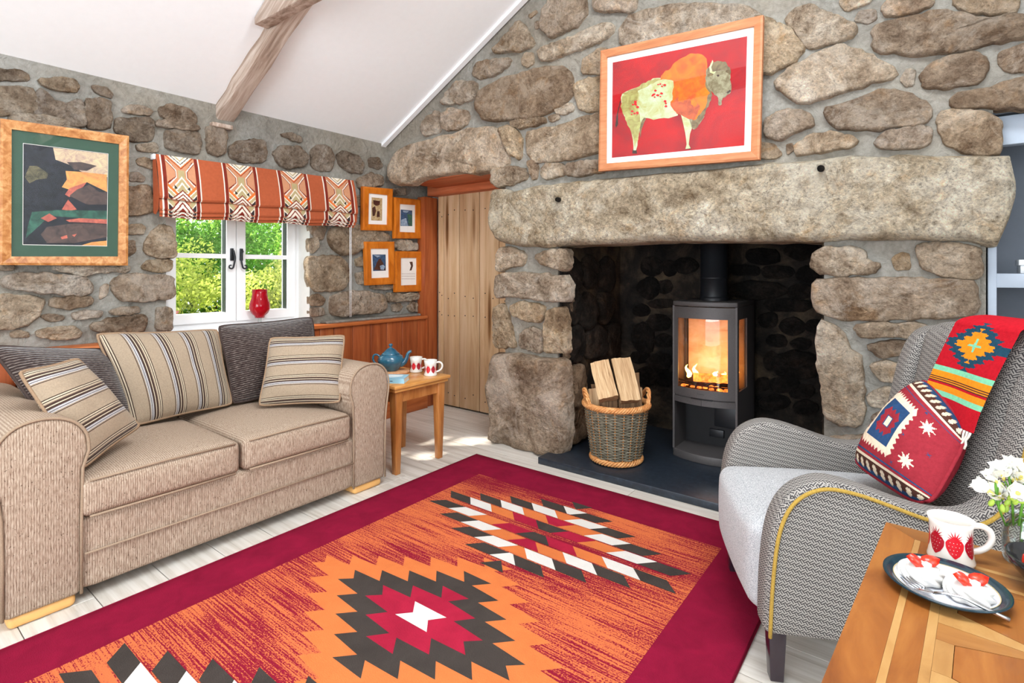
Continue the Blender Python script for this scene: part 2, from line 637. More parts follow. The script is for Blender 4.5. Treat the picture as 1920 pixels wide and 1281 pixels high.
def stone(pts, fn, h, mat, parent, tint=None, n=44, shade=1.0):
    """pts: outline (a,b) on the wall; fn(a,b,d)->xyz with d out of the wall"""
    p = resample(chaikin(pts), n)
    size = max(max(q.x for q in p) - min(q.x for q in p), max(q.y for q in p) - min(q.y for q in p))
    sd = Vector((p[0].x * 7.1, p[0].y * 5.3, 1.7))
    p = [q + Vector((noise.noise(Vector((q.x, q.y, 0)) * 24 + sd), noise.noise(Vector((q.y, q.x, 3)) * 24 + sd))) * min(0.013, size * 0.05) + Vector((noise.noise(Vector((q.x, q.y, 9)) * 70), noise.noise(Vector((q.y, q.x, 6)) * 70))) * min(0.006, size * 0.025) for q in p]
    gr = min(0.0105, size * 0.05)
    A0 = sum(p[i].x * p[(i + 1) % n].y - p[(i + 1) % n].x * p[i].y for i in range(n))
    sg_ = 1 if A0 > 0 else -1
    p = [p[i] + (lambda d: Vector((d.y, -d.x)) * sg_)((p[(i + 1) % n] - p[i - 1]).normalized()) * gr for i in range(n)]
    A = 0.5 * sum(p[i].x * p[(i + 1) % n].y - p[(i + 1) % n].x * p[i].y for i in range(n))
    cx = sum((p[i].x + p[(i + 1) % n].x) * (p[i].x * p[(i + 1) % n].y - p[(i + 1) % n].x * p[i].y) for i in range(n)) / (6 * A)
    cy = sum((p[i].y + p[(i + 1) % n].y) * (p[i].x * p[(i + 1) % n].y - p[(i + 1) % n].x * p[i].y) for i in range(n)) / (6 * A)
    c = Vector((cx, cy))
    vs, fs = [], []
    mh = min(h, size * 0.17)
    rings = [(1.015, -0.035), (1.0, 0.05), (0.99, 0.5), (0.965, 0.8), (0.91, 0.95), (0.8, 1.0), (0.62, 1.02), (0.42, 1.02), (0.2, 1.02)]
    ta, tb = RND.uniform(-1, 1) * 0.5 * mh / size, RND.uniform(-1, 1) * 0.5 * mh / size
    for s, d in rings:
        for q in p:
            w = c + (q - c) * s
            dd = mh * d
            if d > 0.3:
                k1 = noise.noise(Vector((w.x, w.y, 0)) * 7 + sd)
                k2 = abs(noise.noise(Vector((w.x, w.y, 3)) * 15 + sd))
                k3 = noise.noise(Vector((w.x, w.y, 5)) * 38 + sd)
                dd += ((w.x - c.x) * ta + (w.y - c.y) * tb + mh * (0.45 * k1 - 0.55 * k2 + 0.22 * k3)) * d
            vs.append(fn(w.x, w.y, dd if d > 0 else d))
    for k in range(len(rings) - 1):
        for i in range(n):
            fs.append((k * n + i, k * n + (i + 1) % n, (k + 1) * n + (i + 1) % n, (k + 1) * n + i))
    vs.append(fn(c.x, c.y, mh * (1.04 + 0.4 * noise.noise(sd))))
    k = (len(rings) - 1) * n
    for i in range(n):
        fs.append((k + i, k + (i + 1) % n, len(vs) - 1))
    # outward faces
    a, b, cc = [Vector(vs[x]) for x in fs[-1]]
    out = Vector(fn(c.x, c.y, 1)) - Vector(fn(c.x, c.y, 0))
    if (b - a).cross(cc - a).dot(out) < 0:
        fs = [f[::-1] for f in fs]
    o = mesh('stone', vs, fs, mat, parent, True)
    t_ = tint or RND.choice(PALETTE)
    s_ = shade * RND.uniform(1.06, 1.30)
    o.color = (t_[0] * s_, t_[1] * s_, t_[2] * s_, 1)
    return o

# ------------------------------------------------------------------ fireplace wall
wb = bmesh.new()
for lo, hi in (((-3.75, 1.995), (-2.34, 4.0)), ((-2.34, 1.925), (2.4, 4.0)), ((-2.34, 1.43), (0.235, 1.925)), ((-2.34, 0), (-1.90, 1.43)), ((-0.375, 0), (0.195, 1.43)), ((1.35, 0), (2.4, 1.925))):
    bm_box((lo[0], WY, lo[1]), (hi[0], 3.52, hi[1]), wb)
wall_back = struct(bmobj('wall_back', wb, 'mortar'))

def fnY(a, b, d):
    return (a, WY - d, b)

def stones_back(lst, h=0.045, mat='stone', shade=1.0, Y=None, tint=None):
    for pts in lst:
        q = [onY(x, y, WY - 0.02) for x, y in pts]
        stone([(p.x, p.z) for p in q], fnY, h, mat, wall_back, tint, shade=shade)

E = lambda p: zoom(700, 0, p)
F_ = lambda p: zoom(700, 300, p)
G = lambda p: zoom(700, 580, p)
H_ = lambda p: zoom(1050, 0, p)
I_ = lambda p: zoom(1440, 0, p)
J = lambda p: zoom(1440, 280, p)
K = lambda p: zoom(1440, 560, p)

stones_back([[(729, 318), (733, 300), (745, 285), (782, 268), (830, 258), (875, 245), (908, 237), (933, 240), (945, 262), (952, 290), (953, 311), (925, 322), (900, 324), (840, 322), (795, 333), (770, 346), (733, 342)]], 0.06, 'stone', 1.12, tint=(1.1, 1.04, 0.97))
stones_back([
    E([(945, 960), (1020, 945), (1095, 1000), (1110, 1070), (1095, 1190), (1030, 1165), (990, 1060)]),
    E([(1145, 1000), (1250, 970), (1400, 940), (1560, 890), (1720, 840), (1760, 860), (1760, 1120), (1480, 1190), (1300, 1210), (1200, 1215), (1150, 1150)]),
    E([(780, 700), (870, 640), (1000, 580), (1200, 520), (1400, 490), (1470, 540), (1490, 640), (1490, 720), (1350, 820), (1200, 880), (1000, 900), (830, 900), (780, 830), (765, 750)]),
    E([(500, 780), (560, 690), (620, 620), (770, 610), (770, 680), (750, 740), (620, 775)]),
    E([(350, 960), (400, 890), (480, 830), (500, 900), (490, 990), (380, 1015)]),
    E([(520, 860), (580, 820), (690, 830), (715, 880), (690, 940), (560, 980), (520, 950)]),
    E([(745, 560), (770, 480), (870, 455), (1030, 440), (1010, 490), (900, 560), (790, 580)]),
    E([(1105, 440), (1130, 390), (1190, 395), (1195, 470), (1150, 500), (1105, 480)]),
    E([(880, 390), (1000, 270), (1090, 150), (1130, 200), (1200, 320), (1170, 350), (1080, 380)]),
    E([(1225, 400), (1260, 370), (1400, 320), (1600, 230), (1720, 170), (1800, 190), (1790, 250), (1620, 340), (1450, 390), (1330, 450), (1240, 440)]),
    E([(1250, 140), (1280, 60), (1340, -40), (1580, -50), (1590, 100), (1540, 180), (1400, 250), (1330, 275), (1270, 240)]),
    E([(1640, 10), (1700, -60), (1960, -60), (1960, 60), (1920, 90), (1800, 75), (1660, 75)]),
    E([(1150, 110), (1210, 70), (1220, 85), (1170, 130)]),
    E([(1200, 160), (1230, 150), (1240, 200), (1205, 215)]),
    E([(1555, 550), (1570, 460), (1640, 400), (1700, 370), (1760, 380), (1760, 545)]),
    E([(1510, 640), (1560, 600), (1760, 580), (1760, 820), (1560, 830), (1520, 750)]),
    E([(1360, 820), (1480, 765), (1500, 820), (1430, 855), (1370, 850)]),
    E([(1030, 930), (1120, 890), (1280, 880), (1290, 910), (1100, 965)]),
    E([(1300, 870), (1380, 850), (1390, 890), (1320, 910)]),
    H_([(440, 230), (500, 150), (640, 80), (850, 40), (1100, 30), (1400, 45), (1500, 100), (1480, 180), (1000, 290), (600, 370), (450, 330)]),
    F_([(890, 170), (900, 80), (1010, 50), (1130, 70), (1150, 130), (1050, 180), (930, 205)]),
    F_([(1260, 60), (1300, 30), (1420, 30), (1430, 110), (1300, 140), (1260, 120)]),
    F_([(1430, 30), (1620, 10), (1760, 20), (1760, 75), (1560, 115), (1440, 110)]),
    F_([(1150, 10), (1190, 0), (1230, 40), (1220, 140), (1180, 140)]),
    # above and beside the red picture
    H_([(1460, 130), (1540, 130), (1650, 180), (1750, 250), (1830, 370), (1740, 470), (1560, 540), (1470, 540)]),
    H_([(1500, 1060), (1600, 1080), (1660, 1160), (1600, 1190), (1470, 1180)]),
    I_([(40, 620), (130, 540), (330, 430), (540, 340), (580, 370), (660, 365), (750, 420), (930, 510), (960, 560), (890, 605), (780, 590), (700, 650), (500, 700), (260, 770), (150, 720)]),
    I_([(790, 390), (800, 300), (780, 220), (850, 180), (1080, 130), (1290, 80), (1500, 130), (1700, 150), (1960, 110), (1960, 270), (1700, 310), (1400, 380), (1100, 405), (900, 380)]),
    I_([(1150, 560), (1240, 470), (1400, 420), (1560, 405), (1630, 440), (1640, 530), (1560, 600), (1400, 640), (1200, 660)]),
    I_([(990, 590), (1040, 510), (1110, 520), (1090, 630), (1030, 640)]),
    I_([(1740, 390), (1920, 330), (2060, 320), (2060, 530), (1790, 530), (1740, 480)]),
    I_([(1360, 760), (1420, 710), (1600, 670), (1920, 590), (2100, 590), (2100, 800), (1700, 800), (1400, 800)]),
    I_([(410, 820), (600, 780), (740, 730), (840, 670), (1000, 700), (1220, 780), (1200, 880), (1140, 920), (900, 960), (780, 970), (520, 955), (440, 880)]),
    I_([(-20, 900), (100, 830), (240, 820), (320, 880), (330, 930), (200, 990), (80, 1040), (-10, 1010)]),
    I_([(200, 1090), (350, 1010), (480, 990), (620, 1030), (680, 1060), (600, 1100), (400, 1130), (220, 1150)]),
    I_([(800, 1080), (880, 1000), (1050, 950), (1200, 960), (1220, 1060), (1160, 1100), (950, 1115)]),
    I_([(1280, 890), (1300, 830), (1500, 820), (1690, 870), (1740, 920), (1740, 1130), (1700, 1150), (1450, 1130), (1330, 1050), (1300, 960)]),
    I_([(140, 150), (180, 70), (330, 55), (540, 140), (660, 220), (640, 260), (500, 310), (340, 345), (280, 330), (230, 240)]),
    I_([(650, 150), (680, 80), (800, 60), (815, 130), (740, 170)]),
    I_([(540, 10), (560, -60), (780, -60), (760, 10), (590, 75)]),
    I_([(860, 50), (900, -30), (1240, -50), (1240, 20), (1100, 80), (960, 120), (880, 110)]),
    I_([(1400, 0), (1500, -60), (1880, -60), (1870, 90), (1550, 95)]),
    I_([(130, 1080), (180, 1070), (190, 1120), (140, 1160)]),
    I_([(1960, 10), (2100, -20), (2100, 90), (1960, 95)]),
])
# left pier
stones_back([
    F_([(930, 690), (990, 650), (1100, 680), (1140, 720), (1120, 780), (1040, 800), (930, 825), (920, 760)]),
    F_([(1210, 720), (1250, 690), (1450, 670), (1465, 760), (1440, 830), (1260, 780), (1230, 740)]),
    F_([(920, 880), (1000, 850), (1250, 855), (1420, 870), (1455, 920), (1465, 1000), (1440, 1060), (1200, 1040), (1000, 1020), (920, 1030)]),
    F_([(1030, 1100), (1100, 1070), (1270, 1090), (1280, 1160), (1250, 1215), (1130, 1200), (1050, 1160)]),
    F_([(905, 1110), (970, 1080), (1000, 1150), (1020, 1220), (1060, 1380), (1060, 1400), (920, 1410), (895, 1300)]),
    F_([(1310, 1130), (1415, 1105), (1435, 1200), (1445, 1330), (1450, 1440), (1360, 1450), (1300, 1430), (1290, 1300)]),
    G([(1090, 190), (1180, 140), (1260, 160), (1270, 290), (1240, 320), (1090, 280)]),
], 0.05, 'stone', 1.1)
stones_back([G([(900, 350), (1000, 330), (1150, 350), (1250, 375), (1440, 380), (1455, 600), (1462, 900), (1445, 1090), (1340, 1085), (1200, 1060), (1020, 1020), (890, 990), (885, 800), (885, 500)])], 0.1, 'stone', 1.05, tint=(1.02, 0.93, 0.86))
# right pier
stones_back([
    J([(340, 790), (390, 745), (540, 740), (700, 750), (740, 830), (860, 880), (750, 930), (560, 940), (370, 930), (335, 870)]),
    J([(930, 820), (1000, 775), (1060, 790), (1065, 900), (960, 910)]),
    J([(1110, 730), (1250, 705), (1500, 720), (1590, 750), (1590, 930), (1560, 960), (1300, 950), (1210, 900), (1150, 840)]),
    J([(340, 980), (600, 975), (800, 985), (1000, 970), (1300, 985), (1550, 1000), (1580, 1100), (1570, 1240), (1300, 1260), (1000, 1265), (600, 1280), (400, 1240), (335, 1170)]),
    K([(390, 180), (510, 190), (560, 280), (620, 400), (680, 430), (700, 600), (720, 850), (700, 930), (640, 960), (520, 940), (430, 890), (420, 700), (370, 520), (375, 300)]),
    K([(640, 210), (800, 190), (1050, 190), (1200, 200), (1200, 275), (1040, 280), (700, 280)]),
    K([(750, 370), (860, 330), (1000, 330), (1200, 340), (1200, 430), (985, 430), (830, 430)]),
    K([(780, 500), (870, 475), (980, 500), (1180, 510), (1180, 620), (970, 620), (850, 610), (790, 560)]),
    K([(760, 740), (850, 680), (950, 690), (1150, 700), (1150, 830), (930, 830), (770, 800)]),
    K([(775, 890), (850, 860), (1100, 870), (1080, 950), (880, 960), (800, 970)]),
    [(1545, 822), (1640, 822), (1645, 900), (1640, 960), (1550, 960)],
    [(1660, 815), (1840, 805), (1842, 880), (1660, 885)],
], 0.045, 'stone', 1.0)

# the long granite lintel over the fire
LINT = [(922, 355), (948, 354), (962, 360), (1010, 347), (1050, 344), (1115, 337), (1180, 331), (1300, 320), (1440, 306), (1490, 302), (1560, 296), (1595, 292), (1620, 292), (1665, 295), (1680, 290), (1765, 292), (1860, 292), (1903, 291), (1904, 325), (1905, 370), (1897, 400), (1890, 420), (1880, 440), (1872, 462), (1865, 465), (1845, 460), (1815, 452), (1722, 450), (1640, 451), (1590, 450), (1530, 455), (1465, 452), (1400, 453), (1300, 452), (1200, 454), (1115, 459), (1070, 459), (1025, 465), (978, 462), (950, 457), (937, 452), (932, 440), (922, 427), (918, 410), (925, 382), (922, 365)]
def column_stone(px, Y, depth, mat, parent, nx=150, nz=26, back=0.30):
    poly = [onY(x, y, Y) for x, y in px]
    P2 = [(p.x, p.z) for p in poly]
    x0, x1 = min(p[0] for p in P2), max(p[0] for p in P2)
    holes = [onY(1049, 375, Y), onY(1540, 317, Y), onY(1781, 308, Y)]
    def span(x):
        zs = []
        for i in range(len(P2)):
            (ax, az), (bx, bz) = P2[i], P2[(i + 1) % len(P2)]
            if (ax <= x < bx) or (bx <= x < ax):
                zs.append(az + (bz - az) * (x - ax) / (bx - ax))
        return (min(zs), max(zs))
    vs, fs = [], []
    rows = nz + 5
    for i in range(nx + 1):
        e = i / nx
        x = x0 + (x1 - x0) * (0.0004 + 0.9992 * e)
        z0, z1 = span(x)
        ed = min(1.0, min(i, nx - i) / 3.0)
        for j in range(rows):
            # under side, front, top side
            if j < 2:
                f, d = 0.0, -back if j == 0 else -0.02
            elif j >= rows - 2:
                f, d = 1.0, (-0.02 if j == rows - 2 else -back)
            else:
                f = (j - 2) / (rows - 5)
                rd = min(1.0, min(f, 1 - f) * (z1 - z0) / 0.05)
                d = depth * (math.sqrt(max(0, 1 - (1 - rd) ** 2)) * 0.8 + 0.2) * (0.35 + 0.65 * math.sqrt(ed))
                pz = z0 + f * (z1 - z0)
                d += noise.noise(Vector((x * 3, pz * 3, 1))) * 0.03 + noise.noise(Vector((x * 13, pz * 13, 2))) * 0.016 + noise.noise(Vector((x * 34, pz * 34, 4))) * 0.009
                for hh in holes[:2]:
                    q = math.hypot(x - hh.x, pz - hh.z)
                    if q < 0.016:
                        d -= 0.05
            z = z0 + f * (z1 - z0)
            z += (noise.noise(Vector((x * 9, f * 3, 7))) * 0.008) * (1 if f in (0.0, 1.0) else 1)
            vs.append((x, Y + 0.02 - d, z))
    for i in range(nx):
        for j in range(rows - 1):
            a = i * rows + j
            fs.append((a, a + rows, a + rows + 1, a + 1))
    fs.append(tuple(range(rows)))
    fs.append(tuple(nx * rows + j for j in range(rows))[::-1])
    return mesh('lintel_stone', vs, fs, mat, parent, True)
lint = column_stone(LINT, 2.93, 0.075, 'granite', wall_back)
lint.color = (1.34, 1.30, 1.22, 1)
for hx, hy in ((1049, 375), (1540, 317)):
    p = onY(hx, hy, 2.87)
    lathe('drill_hole', [(0.0, 0), (0.014, 0), (0.016, 0.012), (0.014, 0.03), (0, 0.03)], (p.x, p.y - 0.0, p.z), 'soot_stone', wall_back, 12, Matrix.Rotation(math.pi / 2, 3, 'X'))

# hearth recess
rec = bmesh.new()
bm_box((-2.2, 3.86, 0), (-0.1, 3.95, 2.4), rec)
bm_box((-1.98, WY + 0.02, 0), (-1.885, 3.9, 2.4), rec)
bm_box((-0.385, WY + 0.02, 0), (-0.30, 3.9, 2.4), rec)
bm_box((-2.0, 3.3, 2.1), (-0.2, 3.9, 2.2), rec)
bm_box((-2.0, 3.0, 1.5), (-0.2, 3.3, 2.15), rec)
wall_rec = struct(bmobj('wall_hearth_recess', rec, 'soot_mortar'))
def fnR(a, b, d):
    return (a, 3.86 - d, b)
def blob(cx, cy, w, h, n=8):
    w, h = w * 1.3, h * 1.35
    return [(cx + w / 2 * math.cos(k / n * 6.283) * RND.uniform(0.85, 1.1), cy + h / 2 * math.sin(k / n * 6.283) * RND.uniform(0.85, 1.1)) for k in range(n)]
for cx, cy, w, h in ((780, 660, 140, 100), (640, 570, 110, 70), (660, 770, 140, 180), (815, 800, 110, 80), (800, 520, 150, 45), (980, 230, 150, 90), (700, 400, 130, 120), (820, 390, 90, 80), (860, 250, 90, 100), (720, 240, 130, 110), (640, 920, 120, 70), (780, 950, 140, 90), (700, 1060, 150, 90), (830, 1080, 120, 90),
                     (1420, 270, 180, 60), (1670, 280, 200, 70), (1890, 300, 140, 90), (1510, 420, 360, 100), (1840, 430, 150, 90), (1750, 530, 310, 65), (1780, 690, 160, 95), (1800, 980, 290, 160), (1850, 820, 130, 65), (1720, 1130, 200, 90), (1850, 120, 200, 110), (1560, 160, 220, 90), (1660, 800, 130, 70), (1960, 690, 140, 80), (1600, 640, 120, 90), (1620, 950, 90, 120), (1850, 1180, 160, 80), (1650, 1260, 200, 80), (1880, 1300, 160, 80), (1560, 1120, 90, 80)):
    q = [onY(*p, 3.84) for p in zoom(1040, 440, blob(cx, cy, w, h))]
    stone([(p.x, p.z) for p in q], fnR, 0.05, 'soot_stone', wall_rec, (1, 1, 1), n=20)
def fnL(a, b, d):
    return (-1.885 + d, a, b)
for cy, cz, w, h in ((3.12, 1.2, 0.2, 0.16), (3.35, 1.22, 0.2, 0.18), (3.6, 1.2, 0.2, 0.2), (3.1, 0.98, 0.16, 0.18), (3.3, 0.94, 0.2, 0.2), (3.56, 0.95, 0.24, 0.18), (3.15, 0.72, 0.2, 0.2), (3.42, 0.7, 0.26, 0.2), (3.68, 0.7, 0.2, 0.2)):
    stone(blob(cy, cz, w, h), fnL, 0.05, 'soot_stone', wall_rec, (1.1, 1.0, 0.9), n=20, shade=1.6)
stone([(3.03, 0.06), (3.03, 0.35), (3.06, 0.56), (3.2, 0.58), (3.26, 0.4), (3.27, 0.06)], fnL, 0.07, 'stone', wall_rec, (0.62, 0.5, 0.4))
stone([(3.02, 0.62), (3.02, 0.8), (3.1, 0.84), (3.13, 0.7)], fnL, 0.05, 'stone', wall_rec, (0.6, 0.5, 0.42))
stone([(3.02, 0.9), (3.02, 1.1), (3.08, 1.12), (3.1, 0.95)], fnL, 0.05, 'stone', wall_rec, (0.6, 0.5, 0.42))

# ------------------------------------------------------------------ window wall
ww = bmesh.new()
WIN_Y0, WIN_Y1, WIN_Z0, WIN_Z1 = 1.285, 2.245, 0.82, 1.78
for y0, y1, z0, z1 in ((-2.5, WIN_Y0, 0, 2.6), (WIN_Y1, 3.6, 0, 2.6), (WIN_Y0, WIN_Y1, 0, WIN_Z0), (WIN_Y0, WIN_Y1, WIN_Z1, 2.6)):
    bm_box((WX - 0.28, y0, z0), (WX, y1, z1), ww)
wall_left = struct(bmobj('wall_left', ww, 'mortar'))

def fnX(a, b, d):
    return (WX + d, a, b)

def stones_left(lst, h=0.045, shade=1.0, tint=None):
    for pts in lst:
        q = [onX(x, y, WX + 0.02) for x, y in pts]
        stone([(p.y, p.z) for p in q], fnX, h, 'stone', wall_left, tint, shade=shade)
A_ = lambda p: zoom(0, 90, p)
B_ = lambda p: zoom(0, 380, p)
C_ = lambda p: zoom(400, 180, p)
D_ = lambda p: zoom(400, 400, p)
stones_left([A_(p) for p in (
    [(-60, 165), (150, 165), (215, 190), (220, 235), (100, 235), (-60, 235)],
    [(300, 235), (420, 225), (560, 235), (600, 290), (580, 330), (450, 310), (320, 270)],
    [(290, 310), (340, 345), (400, 405), (500, 425), (600, 385), (640, 450), (640, 590), (520, 580), (300, 540), (280, 480)],
    [(-60, 290), (240, 295), (270, 340), (265, 480), (100, 495), (-60, 500)],
    [(650, 380), (760, 375), (830, 410), (835, 590), (740, 600), (655, 590)],
    [(690, 280), (800, 290), (850, 340), (840, 375), (720, 330)],
    [(940, 440), (1040, 425), (1150, 470), (1130, 505), (1000, 490), (920, 470)],
    [(1210, 450), (1280, 425), (1400, 450), (1470, 520), (1470, 560), (1380, 570), (1250, 540), (1210, 500)],
    [(880, 530), (1150, 530), (1155, 690), (1000, 690), (860, 620)],
    [(1240, 625), (1360, 615), (1490, 630), (1510, 720), (1490, 790), (1360, 770), (1250, 740)],
    [(1180, 545), (1480, 580), (1490, 612), (1300, 600), (1180, 580)],
    [(1560, 600), (1640, 580), (1700, 620), (1690, 780), (1640, 810), (1560, 770)],
    [(1750, 720), (1850, 690), (1930, 700), (1930, 860), (1790, 850), (1740, 790)],
    [(1030, 720), (1180, 710), (1190, 780), (1040, 770)],
    [(60, 515), (200, 495), (330, 510), (600, 600), (640, 680), (100, 620)],
)], 0.04, 0.74, None)  # upper stones tinted darker: the shade below the ceiling is in their colour
stones_left([A_(p) for p in (
    [(1030, 840), (1100, 820), (1180, 870), (1190, 920), (1100, 890), (1040, 870)],
    [(970, 930), (1050, 935), (1095, 970), (1080, 1000), (980, 995)],
    [(900, 1050), (1120, 1030), (1150, 1120), (1140, 1240), (900, 1250)],
)] + [B_(p) for p in (
    [(20, 580), (60, 545), (200, 530), (420, 545), (620, 570), (700, 610), (690, 670), (600, 690), (300, 670), (100, 640), (25, 620)],
    [(860, 570), (960, 545), (1150, 550), (1290, 560), (1300, 640), (1290, 715), (1100, 740), (900, 730), (855, 650)],
    [(-80, 700), (250, 710), (340, 740), (300, 830), (200, 920), (60, 945), (-80, 945)],
    [(385, 725), (550, 705), (690, 720), (690, 750), (620, 785), (440, 795), (385, 770)],
    [(760, 640), (800, 610), (825, 620), (810, 690), (750, 730)],
    [(310, 850), (420, 840), (490, 855), (480, 885), (360, 890)],
    [(550, 830), (680, 810), (770, 820), (760, 850), (640, 870), (560, 870)],
    [(830, 820), (920, 780), (1040, 790), (1050, 820), (960, 840), (860, 840)],
    [(690, 930), (770, 890), (900, 870), (1030, 850), (1090, 860), (1100, 930), (1030, 980), (880, 985), (740, 960)],
    [(1180, 800), (1240, 790), (1300, 800), (1300, 960), (1180, 955)],
    [(1090, 300), (1150, 220), (1230, 170), (1290, 180), (1310, 260), (1310, 400), (1240, 420), (1130, 390), (1090, 360)],
    [(1070, 480), (1110, 430), (1290, 430), (1290, 510), (1200, 520), (1080, 500)],
    [(930, 180), (1060, 160), (1100, 190), (1080, 235), (930, 230)],
    [(930, 290), (1020, 285), (1020, 370), (970, 400), (930, 400)],
    [(370, 490), (500, 470), (980, 480), (960, 510), (800, 515), (600, 530), (440, 510)],
    [(280, 970), (400, 940), (560, 935), (610, 980), (580, 1010), (400, 1020), (280, 1000)],
    [(80, 980), (150, 955), (220, 980), (220, 1010), (90, 1010)],
    [(680, 1070), (720, 1050), (760, 1060), (760, 1105), (690, 1105)],
    [(-60, 470), (110, 470), (110, 505), (-60, 505)],
)], 0.045, 1.02)
stones_left([C_(p) for p in (
    [(130, 390), (180, 340), (390, 340), (405, 440), (385, 490), (150, 470)],
    [(460, 420), (500, 380), (640, 380), (705, 450), (690, 520), (560, 540), (480, 490)],
    [(740, 410), (800, 365), (860, 375), (905, 450), (900, 540), (820, 560), (745, 530)],
    [(930, 440), (990, 415), (1080, 450), (1130, 510), (1120, 570), (1030, 570), (950, 510)],
    [(510, 290), (580, 275), (660, 300), (670, 345), (600, 330)],
    [(1170, 470), (1240, 460), (1275, 520), (1250, 545), (1180, 530)],
)], 0.045, 0.74, (0.9, 0.86, 0.84))  # same darker tint for the shaded top of the wall
stones_left([C_(p) for p in (
    [(1090, 620), (1180, 580), (1270, 600), (1275, 660), (1180, 680), (1090, 680)],
    [(1350, 700), (1440, 690), (1450, 740), (1360, 740)],
    [(1050, 760), (1110, 740), (1115, 820), (1060, 830)],
)] + [D_(p) for p in (
    [(735, 90), (800, 75), (850, 110), (830, 200), (770, 190), (740, 140)],
    [(730, 190), (790, 180), (800, 250), (750, 300), (725, 260)],
    [(880, 130), (960, 80), (1060, 80), (1140, 110), (1300, 150), (1335, 190), (1300, 215), (1140, 230), (1080, 290), (960, 310), (890, 250), (870, 190)],
    [(720, 330), (940, 320), (985, 370), (1015, 440), (980, 580), (760, 580), (720, 480)],
    [(735, 620), (800, 605), (845, 650), (820, 690), (740, 690)],
    [(740, 710), (830, 710), (840, 760), (740, 770)],
    [(900, 620), (1000, 590), (1180, 585), (1280, 620), (1300, 700), (1270, 740), (1060, 750), (960, 775), (880, 740), (890, 670)],
    [(1300, 600), (1400, 610), (1550, 600), (1550, 640), (1400, 655), (1310, 650)],
    [(1340, 690), (1400, 670), (1425, 700), (1400, 735), (1350, 735)],
    [(1460, 710), (1500, 660), (1550, 690), (1550, 735), (1480, 735)],
    [(1360, 210), (1450, 200), (1530, 240), (1520, 270), (1400, 275), (1350, 250)],
    [(1070, 340), (1130, 330), (1180, 335), (1180, 400), (1075, 390)],
    [(1075, 450), (1140, 440), (1180, 450), (1180, 530), (1090, 530)],
    [(1180, 545), (1350, 540), (1345, 565), (1200, 565)],
)], 0.05, 0.95)

# ------------------------------------------------------------------ ceiling, other walls behind the camera
SL = 0.528
RX, RZ = -0.85, 2.30 + SL * (3.63 - 0.85)
def slab(name, pts, th, mat):
    vs = [Vector(p) for p in pts]
    up = Vector((0, 0, th))
    allv = vs + [v + up for v in vs]
    return struct(mesh(name, allv, [(3, 2, 1, 0), (4, 5, 6, 7), (0, 1, 5, 4), (1, 2, 6, 5), (2, 3, 7, 6), (3, 0, 4, 7)], mat))
slab('ceiling', [(WX - 0.12, -2.5, 2.30 - SL * 0.12), (RX, -2.5, RZ), (RX, 3.05, RZ), (WX - 0.12, 3.05, 2.30 - SL * 0.12)], 0.12, 'ceiling_paint')
zr = RZ - SL * (2.45 - RX)
slab('ceiling_far_slope', [(RX, -2.5, RZ), (2.45, -2.5, zr), (2.45, 3.05, zr), (RX, 3.05, RZ)], 0.12, 'ceiling_paint')
# plaster fillet where the ceiling meets the gable
g0, g1 = Vector((WX, 2.945, 2.275)), Vector((RX, 2.945, RZ - 0.025))
struct(prism('trim_1', [(0, 0), (0.045, 0), (0.045, 0.03), (0, 0.03)], lambda a, b, d: tuple(g0.lerp(g1, d) + Vector((0, -a + 0.01, b))), 0, 1, 'ceiling_paint'))
mw = bmesh.new()
for lo, hi in (((-3.7, -2.6, 0), (-2.1, -2.4, 3.9)), ((0.7, -2.6, 0), (2.4, -2.4, 3.9)), ((-2.1, -2.6, 2.35), (0.7, -2.4, 3.9))):
    bm_box(lo, hi, mw)
struct(bmobj('wall_front', mw, 'plaster'))
mw = bmesh.new()
for lo, hi in (((2.3, -2.5, 0), (2.5, -0.6, 3.0)), ((2.3, 1.2, 0), (2.5, 3.0, 3.0)), ((2.3, -0.6, 0), (2.5, 1.2, 0.8)), ((2.3, -0.6, 2.2), (2.5, 1.2, 3.0))):
    bm_box(lo, hi, mw)
struct(bmobj('wall_right', mw, 'plaster'))

# rafter and the collar timber lapped over it
def timber(name, a, b, w, h, mat, label=None, wob=0.008, n=26, side=Vector((0, 1, 0))):
    a, b = Vector(a), Vector(b)
    d = (b - a).normalized()
    up = d.cross(side).normalized()
    if up.z < 0:
        up = -up
    sd = side - d * side.dot(d)
    sd.normalize()
    vs, fs = [], []
    prof = [(-1, -0.8), (-0.85, -1), (0, -1.02), (0.85, -1), (1, -0.8), (1, 0), (1, 1), (0, 1), (-1, 1), (-1, 0)]
    for i in range(n + 1):
        p = a.lerp(b, i / n)
        for k, (x, y) in enumerate(prof):
            q = p + sd * (x * w / 2) + up * (y * h / 2)
            q += noise.noise_vector(q * 7) * wob + noise.noise_vector(q * 25) * wob * 0.4
            vs.append(q)
    m = len(prof)
    for i in range(n):
        for k in range(m):
            fs.append((i * m + k, i * m + (k + 1) % m, (i + 1) * m + (k + 1) % m, (i + 1) * m + k))
    fs.append(tuple(range(m))[::-1])
    fs.append(tuple(n * m + k for k in range(m)))
    o = mesh(name, vs, fs, mat, None, True)
    o.data.set_sharp_from_angle(angle=math.radians(38))
    return o
o = timber('roof_rafter', (-3.70, 1.63, 2.238), (-0.95, 1.63, 2.238 + SL * 2.75), 0.115, 0.12, 'old_beam')
tag(o, 'rough pale timber rafter running up under the white sloping ceiling', 'beam')
o = prism('collar_timber', [(-2.965, 2.60), (-2.2, 2.595), (0.9, 2.60), (0.9, 2.735), (-2.2, 2.738), (-2.79, 2.738), (-2.965, 2.642)], lambda a, b, d: (a, d, b), 1.49, 1.566, 'old_beam', None, .006, 2)
tag(o, 'short pointed timber lapped across the rafter at the top edge', 'beam')
